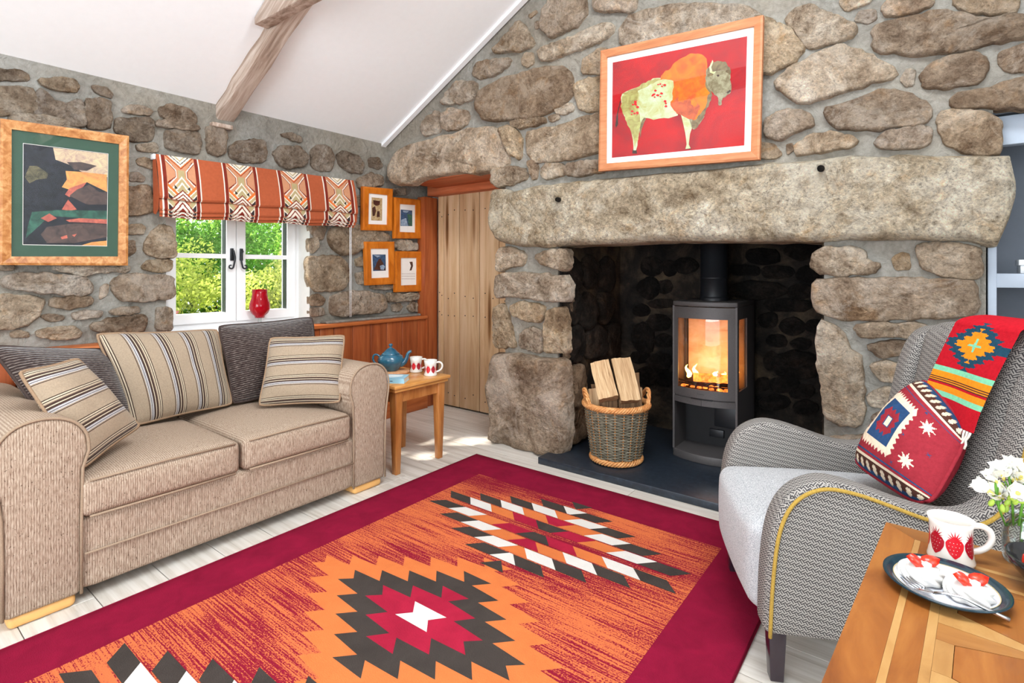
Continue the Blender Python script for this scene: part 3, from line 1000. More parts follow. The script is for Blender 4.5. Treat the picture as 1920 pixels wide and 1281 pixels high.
o = box('rafter_pad', (WX - 0.05, 1.535, 2.148), (WX + 0.04, 1.665, 2.176), 'old_beam', None, 0.006)
tag(o, 'small wooden pad in the stone wall below the rafter foot', 'wood block')

# ------------------------------------------------------------------ window
win = struct(bpy.data.objects.new('window_1', None))
win.location = (WX - 0.18, 1.765, 0.82)
COL.objects.link(win)
GX0, GX1 = WX - 0.22, WX - 0.15       # frame depth
def wframe(name, y0, y1, z0, z1, w, x0, x1, parent, mat='white_frame', wb_=None):
    wb_ = w if wb_ is None else wb_
    bm = bmesh.new()
    bm_box((x0, y0, z0), (x1, y0 + w, z1), bm)
    bm_box((x0, y1 - w, z0), (x1, y1, z1), bm)
    bm_box((x0, y0 + w, z0), (x1, y1 - w, z0 + wb_), bm)
    bm_box((x0, y0 + w, z1 - w), (x1, y1 - w, z1), bm)
    return bmobj(name, bm, mat, parent, False)
wframe('outer_frame', WIN_Y0, WIN_Y1, 0.83, 1.78, 0.05, GX0, GX1, win)
MIDY = 1.765
for y0, y1, hs in ((WIN_Y0 + 0.04, MIDY, 1), (MIDY, WIN_Y1 - 0.04, -1)):
    sash = wframe('sash', y0 + 0.002, y1 - 0.002, 0.875, 1.74, 0.062, GX0 + 0.01, GX1 + 0.018, win)
    box('glazing_bar', (GX0 + 0.02, y0 + 0.06, 1.305), (GX1 + 0.012, y1 - 0.06, 1.335), 'white_frame', sash)
    box('gasket', (GX0 + 0.025, y1 - 0.068, 0.93), (GX1 + 0.004, y1 - 0.062, 1.68), 'iron', sash)
    for z0, z1 in ((0.93, 1.305), (1.335, 1.685)):
        box('pane', (GX0 + 0.035, y0 + 0.058, z0), (GX0 + 0.039, y1 - 0.058, z1), 'pane_glass', sash)
    yh = MIDY - 0.032 * hs
    hd = box('handle_plate', (GX1 + 0.018, yh - 0.011, 1.29), (GX1 + 0.03, yh + 0.011, 1.375), 'iron', sash, 0.004)
    pts = []
    for k in range(8):
        f = k / 7
        pts.append((GX1 + 0.045, yh + hs * 0.010 * math.sin(f * 3), 1.36 - 0.11 * f))
    for k in range(1, 15):
        a = k / 14 * 5.2
        r_ = 0.018 * (1 - k / 24)
        pts.append((GX1 + 0.045, yh - hs * (0.016 - r_ * math.cos(a)), 1.25 - r_ * math.sin(a)))
    tube('curled_handle', pts, [0.007 - 0.003 * i / len(pts) for i in range(len(pts))], 'iron', sash, 6)
# reveals and sill
box('reveal', (WX - 0.15, WIN_Y1 - 0.004, 0.831), (WX - 0.004, WIN_Y1 + 0.012, 1.779), 'plaster', win)
box('reveal', (WX - 0.15, WIN_Y0 - 0.012, 0.831), (WX - 0.004, WIN_Y0 + 0.004, 1.779), 'plaster', win)
box('inner_sill', (WX - 0.16, WIN_Y0, 0.80), (WX + 0.005, WIN_Y1, 0.83), 'white_frame', win, 0.004)

# ------------------------------------------------------------------ panelling under the window
tr = struct(bpy.data.objects.new('trim_2', None))
tr.location = (-3.55, 1.8, 0)
COL.objects.link(tr)
box('top_board', (WX - 0.0, -1.6, 0.795), (-3.475, 3.30, 0.822), 'red_pine_long', tr, 0.006)
edges = [onX(x, 650, -3.5).y for x in (626, 661, 695, 725, 754, 782.5)] + [3.30]
st = 0.118
lead = [edges[0] - st * k for k in range(24, 0, -1)]
es = lead + edges
for a, b in zip(es[:-1], es[1:]):
    box('board', (-3.53, a + 0.002, 0.12), (-3.50, b - 0.002, 0.795), 'red_pine', tr, 0.004)
box('skirting_board', (-3.53, -1.6, 0), (-3.487, 3.31, 0.135), 'red_pine_long', tr, 0.006)
box('end_stud', (-3.53, 3.295, 0), (-3.49, 3.31, 0.8), 'red_pine', tr)
# mortar bed along the wall foot above the board
bm = bmesh.new()
bm_box((WX, 2.33, 0.82), (WX + 0.09, 3.28, 0.84), bm)
struct(bmobj('trim_3', bm, 'mortar', None, True, 0.008))

# ------------------------------------------------------------------ door in the recess
door = struct(bpy.data.objects.new('door_1', None))
door.location = (-3.0, 3.47, 0)
COL.objects.link(door)
DY = 3.45
dx = [onY(x, 600, DY).x for x in (821, 832, 861, 899)]
dx = dx + [dx[-1] + 0.215, dx[-1] + 0.42]
for a, b in zip(dx[:-1], dx[1:]):
    box('plank', (a + 0.004, DY, 0.015), (b - 0.004, DY + 0.03, 1.93), 'door_pine', door, 0.003)
box('backing', (dx[0], DY + 0.03, 0.0), (dx[-1], DY + 0.05, 1.95), 'iron', door)
nv, nf = [], []
for zy in (0.12, 0.84, 1.0, 1.74):
    for a, b in zip(dx[:-1], dx[1:]):
        for f in (0.3, 0.7):
            if b - a < 0.06 and f > 0.5:
                continue
            lathe('nail', [(0, 0.003), (0.005, 0.0025), (0.006, -0.002)], (a + (b - a) * f, DY, zy + RND.uniform(-0.03, 0.03)), 'iron', door, 8, Matrix.Rotation(math.pi / 2, 3, 'X'))
o = box('door_post', (-3.615, 3.30, 0), (-3.515, 3.46, 1.885), 'red_pine', door, 0.008)
box('door_head', (-3.55, 3.36, 1.895), (-2.3, 3.5, 1.99), 'red_pine_cross', door, 0.006)
box('soffit_board', (-3.42, WY + 0.04, 1.955), (-2.3, 3.37, 1.985), 'red_pine_cross', door, 0.006)
struct(box('wall_passage', (-3.75, 3.505, 0), (-2.2, 3.56, 2.2), 'plaster'))

# ------------------------------------------------------------------ alcove with painted shelving
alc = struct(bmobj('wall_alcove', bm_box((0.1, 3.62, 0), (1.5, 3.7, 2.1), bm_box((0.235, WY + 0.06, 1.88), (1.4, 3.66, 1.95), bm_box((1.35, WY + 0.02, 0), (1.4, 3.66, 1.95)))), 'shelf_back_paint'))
struct(bmobj('wall_alcove_side', bm_box((0.195, WY + 0.03, 0), (0.215, 3.6, 1.9)), 'mortar'))
su = thing('shelf_unit', 'blue-grey painted shelf unit in the alcove past the fireplace wall', 'shelf', (0.7, 3.3, 0))
s0 = onY(1852, 500, 3.03).x
s1 = onY(1869, 500, 3.03).x
zsh0, zsh1 = onY(1900, 540, 3.03).z, onY(1900, 513, 3.03).z
box('stile', (s0, 3.03, 0), (s1, 3.09, 1.80), 'blue_grey_paint', su, 0.003)
box('stile', (1.28, 3.03, 0), (1.33, 3.09, 1.80), 'blue_grey_paint', su, 0.003)
box('header_rail', (s0, 3.03, onY(1900, 270, 3.03).z), (1.33, 3.09, 1.87), 'blue_grey_paint', su, 0.003)
for za, zb in ((zsh0, zsh1), (0.62, 0.66), (0.1, 0.15)):
    box('shelf_board', (s1 - 0.005, 3.035, za), (1.285, 3.60, zb), 'blue_grey_paint', su, 0.003)
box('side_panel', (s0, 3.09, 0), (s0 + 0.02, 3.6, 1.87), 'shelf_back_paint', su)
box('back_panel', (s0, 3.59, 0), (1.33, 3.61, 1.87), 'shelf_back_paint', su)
bk = thing('white_box', 'small white box standing on the alcove shelf at the picture edge', 'box', (0.42, 3.25, zsh1))
pb = onY(1913, 512, 3.2)
box('body', (pb.x, 3.2, zsh1), (pb.x + 0.09, 3.3, zsh1 + 0.035), 'white_frame', bk, 0.003)
box('lid', (pb.x - 0.006, 3.19, zsh1 + 0.035), (pb.x + 0.096, 3.31, zsh1 + 0.06), 'white_frame', bk, 0.003)

# ------------------------------------------------------------------ framed pictures
wood('oak_frame', [(0.3, rgb(168, 104, 66)), (0.5, rgb(182, 118, 78)), (0.7, rgb(194, 134, 92))], (8, 8, 60), 0.5, 0.1)
wood('gilt_frame', [(0.3, rgb(150, 88, 42)), (0.5, rgb(186, 126, 72)), (0.7, rgb(214, 166, 112))], (30, 30, 30), 0.38, 0.1)
wood('amber_frame', [(0.3, rgb(164, 82, 14)), (0.5, rgb(196, 106, 24)), (0.7, rgb(212, 124, 40))], (16, 16, 5), 0.35, 0.05)
plain('mount_white', rgb(244, 238, 232), 0.8, 0.1, vary=0.01)
plain('mount_green', rgb(62, 88, 74), 0.8, 0.1, vary=0.03)

def paint(name, c, amount=0.3, scale=14, c2=None):
    t = NT(name)
    v = t.coord(rand=False)
    f = t.noise(v, scale, 7, 0.7, 0.8)
    lo = c2 or tuple(x * (1 - amount) for x in c[:3]) + (1,)
    t.col(t.ramp(f, [(0.35, lo), (0.65, c)]))
    return t.set(0.55, 0.25)

def frame_parts(root, P, outer, inner, mat, nrm, depth, lip=0.4, mountmat='mount_white'):
    """outer/inner: four picture points, P(x,y,h)->xyz"""
    B = Bag()
    for k in range(4):
        a, b = outer[k], outer[(k + 1) % 4]
        c, d = inner[(k + 1) % 4], inner[k]
        m1 = ((a[0] * .75 + d[0] * .25), (a[1] * .75 + d[1] * .25))
        m2 = ((b[0] * .75 + c[0] * .25), (b[1] * .75 + c[1] * .25))
        vs = [P(*a, -depth), P(*b, -depth), P(*a, 0), P(*b, 0), P(*m1, 0.004), P(*m2, 0.004), P(*d, -0.002), P(*c, -0.002), P(*d, -depth * lip), P(*c, -depth * lip)]
        B.add(vs, [(0, 1, 3, 2), (2, 3, 5, 4), (4, 5, 7, 6), (6, 7, 9, 8)])
    f = B.build('frame', mat, root)
    mt = mesh('mount', [P(*p, -depth * lip) for p in inner], [(0, 1, 2, 3)], mountmat, root)
    mesh('backing', [P(*p, -depth) for p in outer], [(0, 1, 2, 3)], mat, root)
    g = mesh('glass', [P(*p, -depth * lip + 0.004) for p in inner], [(0, 1, 2, 3)], 'picture_glass', root)
    return f

# red picture of a standing bison
YP = 2.865
bis = thing('framed_picture', 'large oak-framed red picture of a standing bison above the fireplace', 'picture', tuple(onY(1275, 310, YP)))
def PB(x, y, h):
    p = onY(x, y, YP)
    return Vector((p.x, p.y - h, p.z))
frame_parts(bis, PB, [(1126, 95), (1431, 28), (1424, 299), (1122, 321)], [(1137.5, 107), (1413.5, 49), (1407.5, 283.5), (1136, 306.5)], 'oak_frame', None, 0.03)
RED = rgb(178, 12, 18)
paint('art_red', RED, 0.25, 5, rgb(134, 12, 24))
paint('art_cream', rgb(184, 200, 168), 0.25, 14, rgb(164, 160, 100))
paint('art_orange', rgb(222, 116, 14), 0.3, 12, rgb(186, 72, 30))
paint('art_lichen', rgb(168, 170, 104), .3, 20, rgb(134, 120, 66))
paint('art_olive', rgb(128, 112, 78), 0.4, 30, rgb(86, 70, 50))
paint('art_dark', rgb(58, 40, 34), 0.3, 30)
paint('art_pinkred', rgb(208, 30, 40), 0.2, 40)
paint('art_head', rgb(150, 146, 118), 0.3, 36, rgb(104, 92, 66))
paint('art_rust', rgb(196, 92, 50), 0.4, 26, rgb(140, 60, 40))
HB = lambda p: zoom(1050, 0, p)
red_poly = HB([(388, 465), (1400, 265), (1378, 1088), (382, 1182)])
def rag(p, amp=7, n=46, sd=1):
    q_ = resample([Vector(x) for x in p], n)
    return [(x.x + amp * noise.noise(Vector((x.x * .05, x.y * .05, sd))) * 2, x.y + amp * noise.noise(Vector((x.y * .05, x.x * .05, sd + 9))) * 2) for x in q_]
body0 = [(460, 700), (500, 680), (560, 655), (640, 620), (700, 585), (745, 575), (790, 590), (850, 590), (860, 700), (885, 860), (800, 885), (680, 890), (615, 880), (598, 920), (590, 960), (580, 1060), (566, 1130), (545, 1130), (548, 1060), (525, 970), (490, 900), (462, 820), (448, 740)]
body = HB(rag(body0, 5))
rump = HB(rag([(455, 720), (520, 680), (560, 660), (590, 700), (560, 760), (590, 840), (600, 920), (582, 1040), (556, 1110), (548, 1050), (520, 960), (480, 880), (452, 800)], 8, 40, 3))
spine = HB(rag([(460, 700), (560, 655), (700, 585), (760, 590), (700, 620), (600, 665), (500, 710)], 6, 36, 4))
back_leg = HB(rag([(600, 880), (640, 880), (610, 960), (592, 1040), (590, 960)], 3, 20, 5))
legf = HB([(900, 850), (1010, 860), (990, 940), (970, 1000), (960, 1080), (975, 1110), (935, 1115), (945, 1080), (935, 1000), (920, 930)])
leg2 = HB([(960, 880), (1080, 870), (1040, 930), (1000, 970), (985, 960)])
mane = HB(rag([(745, 590), (770, 540), (820, 510), (860, 460), (920, 420), (990, 395), (1060, 400), (1100, 440), (1100, 500), (1090, 560), (1085, 640), (1110, 690), (1090, 780), (1050, 860), (1000, 900), (960, 880), (900, 860), (840, 810), (815, 780), (840, 720), (850, 650), (845, 600)], 8, 60, 6))
chest = HB(rag([(1085, 560), (1120, 640), (1140, 700), (1115, 780), (1075, 870), (1010, 965), (980, 960), (985, 900), (1010, 800), (1040, 680)], 7, 40, 7))
rust = HB(rag([(830, 780), (870, 720), (900, 760), (960, 740), (1000, 800), (1020, 760), (1050, 800), (1000, 900), (940, 880), (870, 850)], 10, 50, 10))
head = HB(rag([(1095, 520), (1130, 480), (1180, 455), (1240, 470), (1275, 530), (1270, 600), (1285, 650), (1275, 690), (1240, 720), (1215, 730), (1205, 790), (1190, 790), (1180, 720), (1150, 700), (1110, 660), (1085, 600)], 4, 60, 8))
crown = HB(rag([(1095, 540), (1130, 470), (1180, 450), (1240, 465), (1278, 520), (1270, 560), (1230, 520), (1180, 530), (1140, 560), (1100, 570)], 5, 40, 9))
horn = HB([(1140, 445), (1146, 460), (1130, 500), (1140, 535), (1170, 530), (1150, 552), (1120, 540), (1115, 500)])
eye = HB([(1170, 560), (1185, 555), (1192, 566), (1180, 573)])
snout = HB([(1245, 690), (1270, 670), (1280, 680), (1255, 700)])
hoofs = [HB([(538, 1120), (568, 1120), (572, 1150), (535, 1150)]), HB([(935, 1100), (972, 1095), (978, 1115), (935, 1118)])]
tail = HB([(445, 750), (450, 755), (428, 850), (430, 930), (415, 955), (408, 940), (418, 860)])
spots = []
rr = random.Random(3)
for cx, cy, w, h, n in ((730, 700, 90, 50, 12), (550, 800, 60, 120, 16), (760, 640, 60, 30, 6), (790, 780, 20, 120, 6)):
    for k in range(n):
        x, y, s = cx + rr.uniform(-w, w) / 2, cy + rr.uniform(-h, h) / 2, rr.uniform(4, 14)
        spots.append(HB([(x - s, y), (x - s * .2, y - s * .7), (x + s * .8, y - s * .2), (x + s * .4, y + s * .6), (x - s * .5, y + s * .5)]))
DPB = 0.03 * 0.4
flat('print', [(0, [red_poly]), (5, [tail] + hoofs), (4, [back_leg]), (1, [body, legf]), (8, [rump]), (8, [spine]), (6, [leg2]), (4, [chest]), (2, [mane]), (7, [rust]), (6, [head]), (4, [crown]), (1, [horn]), (5, [eye, snout]), (3, spots)],
     lambda a, b, h: PB(a, b, -DPB + h), ['art_red', 'art_cream', 'art_orange', 'art_pinkred', 'art_olive', 'art_dark', 'art_head', 'art_rust', 'art_lichen'], bis, 0.0006, 0.0002)

# large picture with green mount on the window wall: a plain stand-in landscape in the same colours
XP = -3.555
lp = thing('framed_picture', 'gilt-framed dark landscape print with a green mount on the stone wall', 'picture', tuple(onX(120, 497, XP)))
def PX(xp):
    def f(x, y, h):
        p = onX(x, y, xp)
        return Vector((p.x + h, p.y, p.z))
    return f
PL_ = PX(XP)
frame_parts(lp, PL_, [(1, 222), (242, 255), (240, 498), (-2, 497)], [(22, 242), (224, 270), (222, 481), (21.5, 481)], 'gilt_frame', None, 0.03, mountmat='mount_green')
for nme, c, c2 in (('art_navy', rgb(44, 48, 58), rgb(26, 32, 36)), ('art_teal', rgb(60, 108, 92), rgb(36, 64, 56)), ('art_sky', rgb(214, 196, 156), rgb(170, 140, 130)), ('art_amber', rgb(222, 168, 92), rgb(196, 128, 80)), ('art_coral', rgb(206, 112, 92), rgb(150, 80, 74)), ('art_umber', rgb(98, 80, 74), rgb(58, 52, 54)), ('art_moss', rgb(120, 112, 84), rgb(58, 60, 50))):
    paint(nme, c, 0.3, 26, c2)
LV = lambda p: [(x / 4.272, 210 + y / 4.27) for x, y in p]
flat('print', [
    (7, [LV([(188, 246), (873, 332), (863, 1076), (185, 1064)])]),
    (0, [LV([(192, 250), (870, 334), (860, 1072), (189, 1060)])]),
    (2, [LV([(430, 284), (870, 336), (866, 520), (700, 500), (560, 420), (450, 380)])]),
    (3, [LV([(530, 470), (680, 480), (860, 500), (864, 640), (700, 560), (560, 620), (500, 600), (540, 540)])]),
    (4, [LV([(560, 610), (700, 560), (640, 640), (560, 680), (525, 660)]), LV([(500, 780), (550, 700), (620, 780), (560, 790)])]),
    (5, [LV([(560, 670), (620, 620), (720, 580), (800, 640), (864, 640), (862, 740), (700, 740)]), LV([(540, 400), (660, 400), (780, 430), (700, 470), (600, 460)])]),
    (1, [LV([(260, 800), (460, 785), (862, 790), (862, 860), (640, 850), (400, 830), (330, 900), (210, 1010), (230, 900)])]),
    (4, [LV([(530, 865), (640, 850), (860, 860), (860, 895), (700, 885), (560, 880)]), LV([(330, 850), (400, 812), (460, 850), (390, 880)])]),
    (5, [LV([(380, 920), (600, 890), (862, 900), (862, 1000), (600, 1050), (380, 1050), (330, 980)])]),
    (6, [LV([(200, 520), (240, 430), (300, 430), (390, 490), (380, 530), (300, 540), (240, 570)])]),
    (3, [LV([(660, 1066), (740, 1042), (860, 1030), (860, 1072)])]),
    (4, [LV([(490, 1000), (540, 985), (545, 1010), (500, 1020)]), LV([(580, 985), (620, 975), (600, 1000)])]),
], lambda a, b, h: PL_(a, b, -0.012 + h), ['art_navy', 'art_teal', 'art_sky', 'art_amber', 'art_coral', 'art_umber', 'art_moss', 'mount_white'], lp, 0.0006, 0.0002)

# four small pictures
XS = -3.565
PS = PX(XS)
for nme, c, c2 in (('art_blue', rgb(52, 96, 140), rgb(28, 44, 60)), ('art_green', rgb(40, 110, 84), rgb(30, 60, 60)), ('art_parch', rgb(214, 192, 150), rgb(150, 110, 60)), ('art_ink', rgb(40, 30, 28), rgb(90, 40, 26)), ('art_pale', rgb(180, 192, 206), rgb(90, 120, 150)), ('art_faint', rgb(226, 216, 208), rgb(212, 200, 196))):
    paint(nme, c, 0.3, 70, c2)
SV = lambda p: [(660 + x / 5.3375, 330 + y / 5.3375) for x, y in p]
small = [
    ('small amber-framed print of figures on parchment, nearest the blind', [(108, 104), (410, 130), (403, 549), (106, 543)], [(172, 172), (362, 192), (356, 488), (166, 482)],
     [(0, [[(205, 212), (313, 222), (310, 448), (200, 444)]]), (1, [[(220, 240), (290, 250), (285, 290), (250, 300), (225, 280)], [(210, 320), (240, 300), (250, 350), (235, 400), (215, 400)], [(262, 350), (285, 352), (288, 410), (255, 410)]])], ['art_parch', 'art_ink']),
    ('small amber-framed blue and green print, nearest the door post', [(424, 212), (692, 240), (692, 626), (424, 626)], [(482, 280), (640, 292), (638, 566), (480, 560)],
     [(0, [[(497, 335), (612, 345), (612, 502), (495, 500)]]), (1, [[(560, 380), (612, 390), (612, 502), (580, 500)]]), (2, [[(500, 440), (550, 420), (570, 500), (500, 498)], [(520, 345), (580, 350), (560, 368), (520, 362)]])], ['art_blue', 'art_green', 'art_pale']),
    ('small amber-framed print of a red mound under blue, lower one by the blind cord', [(128, 658), (424, 658), (434, 1082), (142, 1096)], [(190, 728), (370, 728), (376, 1016), (198, 1024)],
     [(0, [[(214, 786), (346, 786), (348, 948), (220, 952)]]), (1, [[(230, 940), (260, 860), (290, 820), (320, 870), (345, 945)]]), (2, [[(288, 900), (320, 888), (342, 910), (325, 940), (295, 935)], [(222, 790), (300, 800), (260, 815)]])], ['art_blue', 'art_ink', 'art_pale']),
    ('small amber-framed white sheet with a tiny red figure, lower one by the door post', [(432, 752), (700, 756), (702, 1154), (434, 1164)], [(492, 820), (652, 820), (652, 1090), (492, 1096)],
     [(1, [[(584, 860), (615, 858), (620, 900), (605, 945), (585, 948), (600, 900)]]), (0, [[(505, y), (640, y), (640, y + 9), (505, y + 9)] for y in (975, 1000, 1025)] )], ['art_faint', 'art_ink']),
]
for lab, ou, inn, lays, mats in small:
    ou, inn = SV(ou), SV(inn)
    c = onX(sum(p[0] for p in ou) / 4, ou[2][1], XS)
    t_ = thing('small_framed_picture', lab, 'picture', tuple(c), 'small pictures beside the door')
    frame_parts(t_, PS, ou, inn, 'amber_frame', None, 0.028, 0.45)
    flat('print', [(m, [SV(p) for p in ps]) for m, ps in lays], lambda a, b, h: PS(a, b, -0.0126 + h), mats, t_, 0.0006, 0.0003)

# ------------------------------------------------------------------ roman blind
plain('terracotta_cloth', rgb(170, 86, 54), 0.8, 0.15, vary=0.08, scale=60, bump=0.1)
plain('blind_tan', rgb(196, 138, 104), 0.8, 0.15, vary=0.06, scale=60)
plain('blind_cream', rgb(226, 214, 198), 0.8, 0.15, vary=0.04)
plain('blind_maroon', rgb(122, 44, 32), 0.8, 0.15, vary=0.08)
plain('blind_orange', rgb(222, 112, 50), 0.8, 0.15, vary=0.06)
plain('blind_black', rgb(52, 46, 46), 0.8, 0.15, vary=0.08)
plain('blind_sand', rgb(176, 158, 116), 0.8, 0.15, vary=0.08)
BY0, BY1 = 1.205, 2.575
BW = BY1 - BY0
bl = thing('roman_blind', 'folded terracotta roman blind with angular patterned bands over the window', 'blind', (-3.52, 1.88, 1.55))
prof = [(-3.555, 1.905), (-3.535, 1.85), (-3.515, 1.77), (-3.50, 1.68), (-3.497, 1.655), (-3.505, 1.643)]
prof2 = [(-3.525, 1.67), (-3.512, 1.62), (-3.508, 1.585), (-3.515, 1.575)]
prof3 = [(-3.53, 1.60), (-3.517, 1.565), (-3.52, 1.555)]
prof4 = [(-3.545, 1.58), (-3.53, 1.545), (-3.535, 1.538)]
def along(pr, v):
    L = [0]
    for a, b in zip(pr[:-1], pr[1:]):
        L.append(L[-1] + math.dist(a, b))
    s = v * L[-1]
    for i in range(len(pr) - 1):
        if s <= L[i + 1] + 1e-9:
            f = (s - L[i]) / (L[i + 1] - L[i])
            return (pr[i][0] + (pr[i + 1][0] - pr[i][0]) * f, pr[i][1] + (pr[i + 1][1] - pr[i][1]) * f)
    return pr[-1]
def blind_fn(pr, ins=0.0):
    def f(u, v):
        x, z = along(pr, v)
        y = BY0 + ins + u * (BW - 2 * ins)
        sag = 0.008 * math.sin(u * math.pi * 3.5) ** 2 * v
        return (x + 0.006 * math.sin(u * 13) * v, y, z + 0.028 * u - sag)
    return f
bands = []
for xa, xb in ((308, 372), (424, 482), (527, 578), (612, 661)):
    ya, yb = onX(xa, 340, -3.515).y, onX(xb, 345, -3.515).y
    bands.append(((ya - BY0) / BW, (yb - BY0) / BW))
def band_layers(top):
    L = {k: [] for k in range(7)}
    order = []
    def add(m, ps):
        order.append((m, ps))
    for a, b in bands:
        w = b - a
        U = lambda pts: [(a + x * w, y) for x, y in pts]
        add(2, [U([(-.07, 0), (-.03, 0), (-.03, 1), (-.07, 1)]), U([(1.03, 0), (1.07, 0), (1.07, 1), (1.03, 1)])])
        add(3, [U([(-.03, 0), (0.07, 0), (0.07, 1), (-.03, 1)]), U([(.93, 0), (1.03, 0), (1.03, 1), (.93, 1)])])
        add(1, [U([(.07, 0), (.93, 0), (.93, 1), (.07, 1)])])
        if top:
            def dia(cx, cy, rx, ry):
                return U([(cx - rx, cy), (cx, cy - ry), (cx + rx, cy), (cx, cy + ry)])
            # chevron at the head
            for m, r in ((3, 1.0), (4, .93), (2, .84), (5, .66), (2, .58), (6, .4), (2, .28)):
                add(m, [U([(.5 - .42 * r, 0), (.5 + .42 * r, 0), (.5, .30 * r)])])
            # hourglass lines
            add(6, [U([(.40, .32), (.60, .32), (.60, .52), (.40, .52)])])
            for m, w_ in ((3, .045), (2, .02)):
                for s in (-1, 1):
                    xx = lambda x: .5 + s * x
                    add(m, [U([(xx(.42), .10), (xx(.42 - w_ * 1.5), .10), (xx(.14), .33), (xx(.14), .50), (xx(.42), .72), (xx(.42), .72 - w_ * 2.2), (xx(.14 + w_), .48), (xx(.14 + w_), .35), (xx(.42), .10 + w_)])])
            for m, r in ((2, 1.0), (6, .86), (2, .62), (6, .46)):
                add(m, [U([(.5 - .36 * r, .80), (.5, .80 - .34 * r), (.5 + .36 * r, .80), (.5, .80 + .16 * r)])])
            for s in (-1, 1):
                xx = lambda x: .5 + s * x
                add(4, [U([(xx(.42), .64), (xx(.42), .72), (xx(.20), .90), (xx(.12), .86)])])
                add(2, [U([(xx(.42), .72), (xx(.42), .75), (xx(.18), .94), (xx(.15), .91)])])
                add(6, [U([(xx(.42), .75), (xx(.42), .83), (xx(.22), .98), (xx(.16), .94)])])
                add(2, [U([(xx(.42), .83), (xx(.42), .86), (xx(.25), .99), (xx(.22), .98)])])
                add(5, [U([(xx(.42), .86), (xx(.42), .95), (xx(.33), 1.0), (xx(.26), .98)])])
                add(5, [U([(xx(.24), .66), (xx(.14), .74), (xx(.22), .76)])])
            for m, r in ((3, 1.0), (2, .86), (3, .64), (2, .5), (3, .3), (1, .2)):
                add(m, [U([(.5 - .36 * r, 1.0), (.5, 1.0 - .24 * r), (.5 + .36 * r, 1.0)])])
        else:
            for s in (-1, 1):
                xx = lambda x: .5 + s * x
                add(2, [U([(xx(.42), .0), (xx(.42), .9), (xx(.12), 1.0), (xx(.2), .6)])])
                add(6, [U([(xx(.40), .05), (xx(.40), .45), (xx(.16), .95), (xx(.14), .7)])])
                add(5, [U([(xx(.40), .55), (xx(.40), .9), (xx(.25), 1.0), (xx(.2), .95)])])
            for m, r in ((3, 1.0), (2, .88), (3, .64), (2, .5), (3, .28)):
                add(m, [U([(.5 - .38 * r, 1.0), (.5, 1.0 - .95 * r), (.5 + .38 * r, 1.0)])])
    return order
BM = ['terracotta_cloth', 'blind_tan', 'blind_cream', 'blind_maroon', 'blind_orange', 'blind_black', 'blind_sand']
painted('main_fold', blind_fn(prof), 560, 90, BM, band_layers(True), bl)
painted('second_fold', blind_fn(prof2, 0.004), 420, 26, BM, band_layers(False), bl)
painted('third_fold', blind_fn(prof3, 0.008), 420, 10, BM, band_layers(False), bl)
painted('bottom_fold', blind_fn(prof4, 0.012), 420, 10, BM, band_layers(False), bl)
box('headrail', (-3.60, BY0 - 0.012, 1.875), (-3.557, BY1, 1.905), 'white_frame', bl, 0.003, M=None)
for y, s in ((BY0, 1), (BY1, -1)):
    vs = [(-3.60, y, 1.9), (-3.555, y, 1.9), (-3.50, y, 1.66), (-3.505, y, 1.64), (-3.51, y, 1.58), (-3.55, y, 1.55), (-3.59, y, 1.56)]
    if s < 0:
        vs = [(a, b, c + 0.028) for a, b, c in vs]
    mesh('side_return', vs, [tuple(range(7))], 'terracotta_cloth', bl)
pc = onX(656, 430, -3.535)
tube('cord', [(-3.535, pc.y, 1.6), (-3.535, pc.y, 0.86)], 0.0022, 'white_frame', bl, 6)
tube('cord', [(-3.535, pc.y + 0.012, 1.6), (-3.535, pc.y + 0.012, 0.86)], 0.0022, 'white_frame', bl, 6)

# ------------------------------------------------------------------ red glass lamp on the sill
t = NT('red_glass')
t.col((0.62, 0.004, 0.022, 1))
t.b.inputs['Transmission Weight'].default_value = 0.55
t.b.inputs['IOR'].default_value = 1.4
t.set(0.05, 0.6)
cv = onX(487, 590, WX - 0.06)
rv = thing('red_glass_vase', 'red glass hurricane vase on a clear foot on the window sill', 'vase', (cv.x, cv.y, 0.83))
k = 1.0
lathe('bowl', [(0.0, 0.035), (0.030, 0.036), (0.034, 0.05), (0.055, 0.07), (0.068, 0.10), (0.066, 0.135), (0.055, 0.17), (0.049, 0.20), (0.050, 0.235), (0.046, 0.235), (0.045, 0.20), (0.051, 0.17), (0.062, 0.135), (0.063, 0.10), (0.05, 0.074), (0.0, 0.055)], (cv.x, cv.y, 0.855), 'red_glass', rv, 40)
lathe('foot', [(0, 0), (0.034, 0), (0.034, 0.006), (0.012, 0.014), (0.012, 0.055), (0.028, 0.061), (0, 0.062)], (cv.x, cv.y, 0.83), 'vase_glass', rv, 32)

# ------------------------------------------------------------------ rug
def streaks(name, a, b, bias):
    t = NT(name)
    v = t.coord((3.0, 150, 1), rand=False)
    f = t.noise(v, 1.0, 5, 0.72, 0.0)
    v2 = t.coord((150, 190, 1), rand=False)
    g = t.noise(v2, 1.0, 2, 0.5)
    v3 = t.coord((1.3, 3.5, 1), rand=False)
    w = t.noise(v3, 1.0, 2, 0.5)
    s = t.math('ADD', t.math('ADD', t.math('MULTIPLY', f, 1.0), t.math('MULTIPLY', g, 0.5)), t.math('MULTIPLY', w, 0.55))
    s = t.math('MULTIPLY', s, 0.5)
    t.col(t.ramp(s, [(bias - 0.006, a), (bias + 0.006, b)]))
    t.bump(g, 0.5, 0.004)
    return t.set(0.95, 0.1)

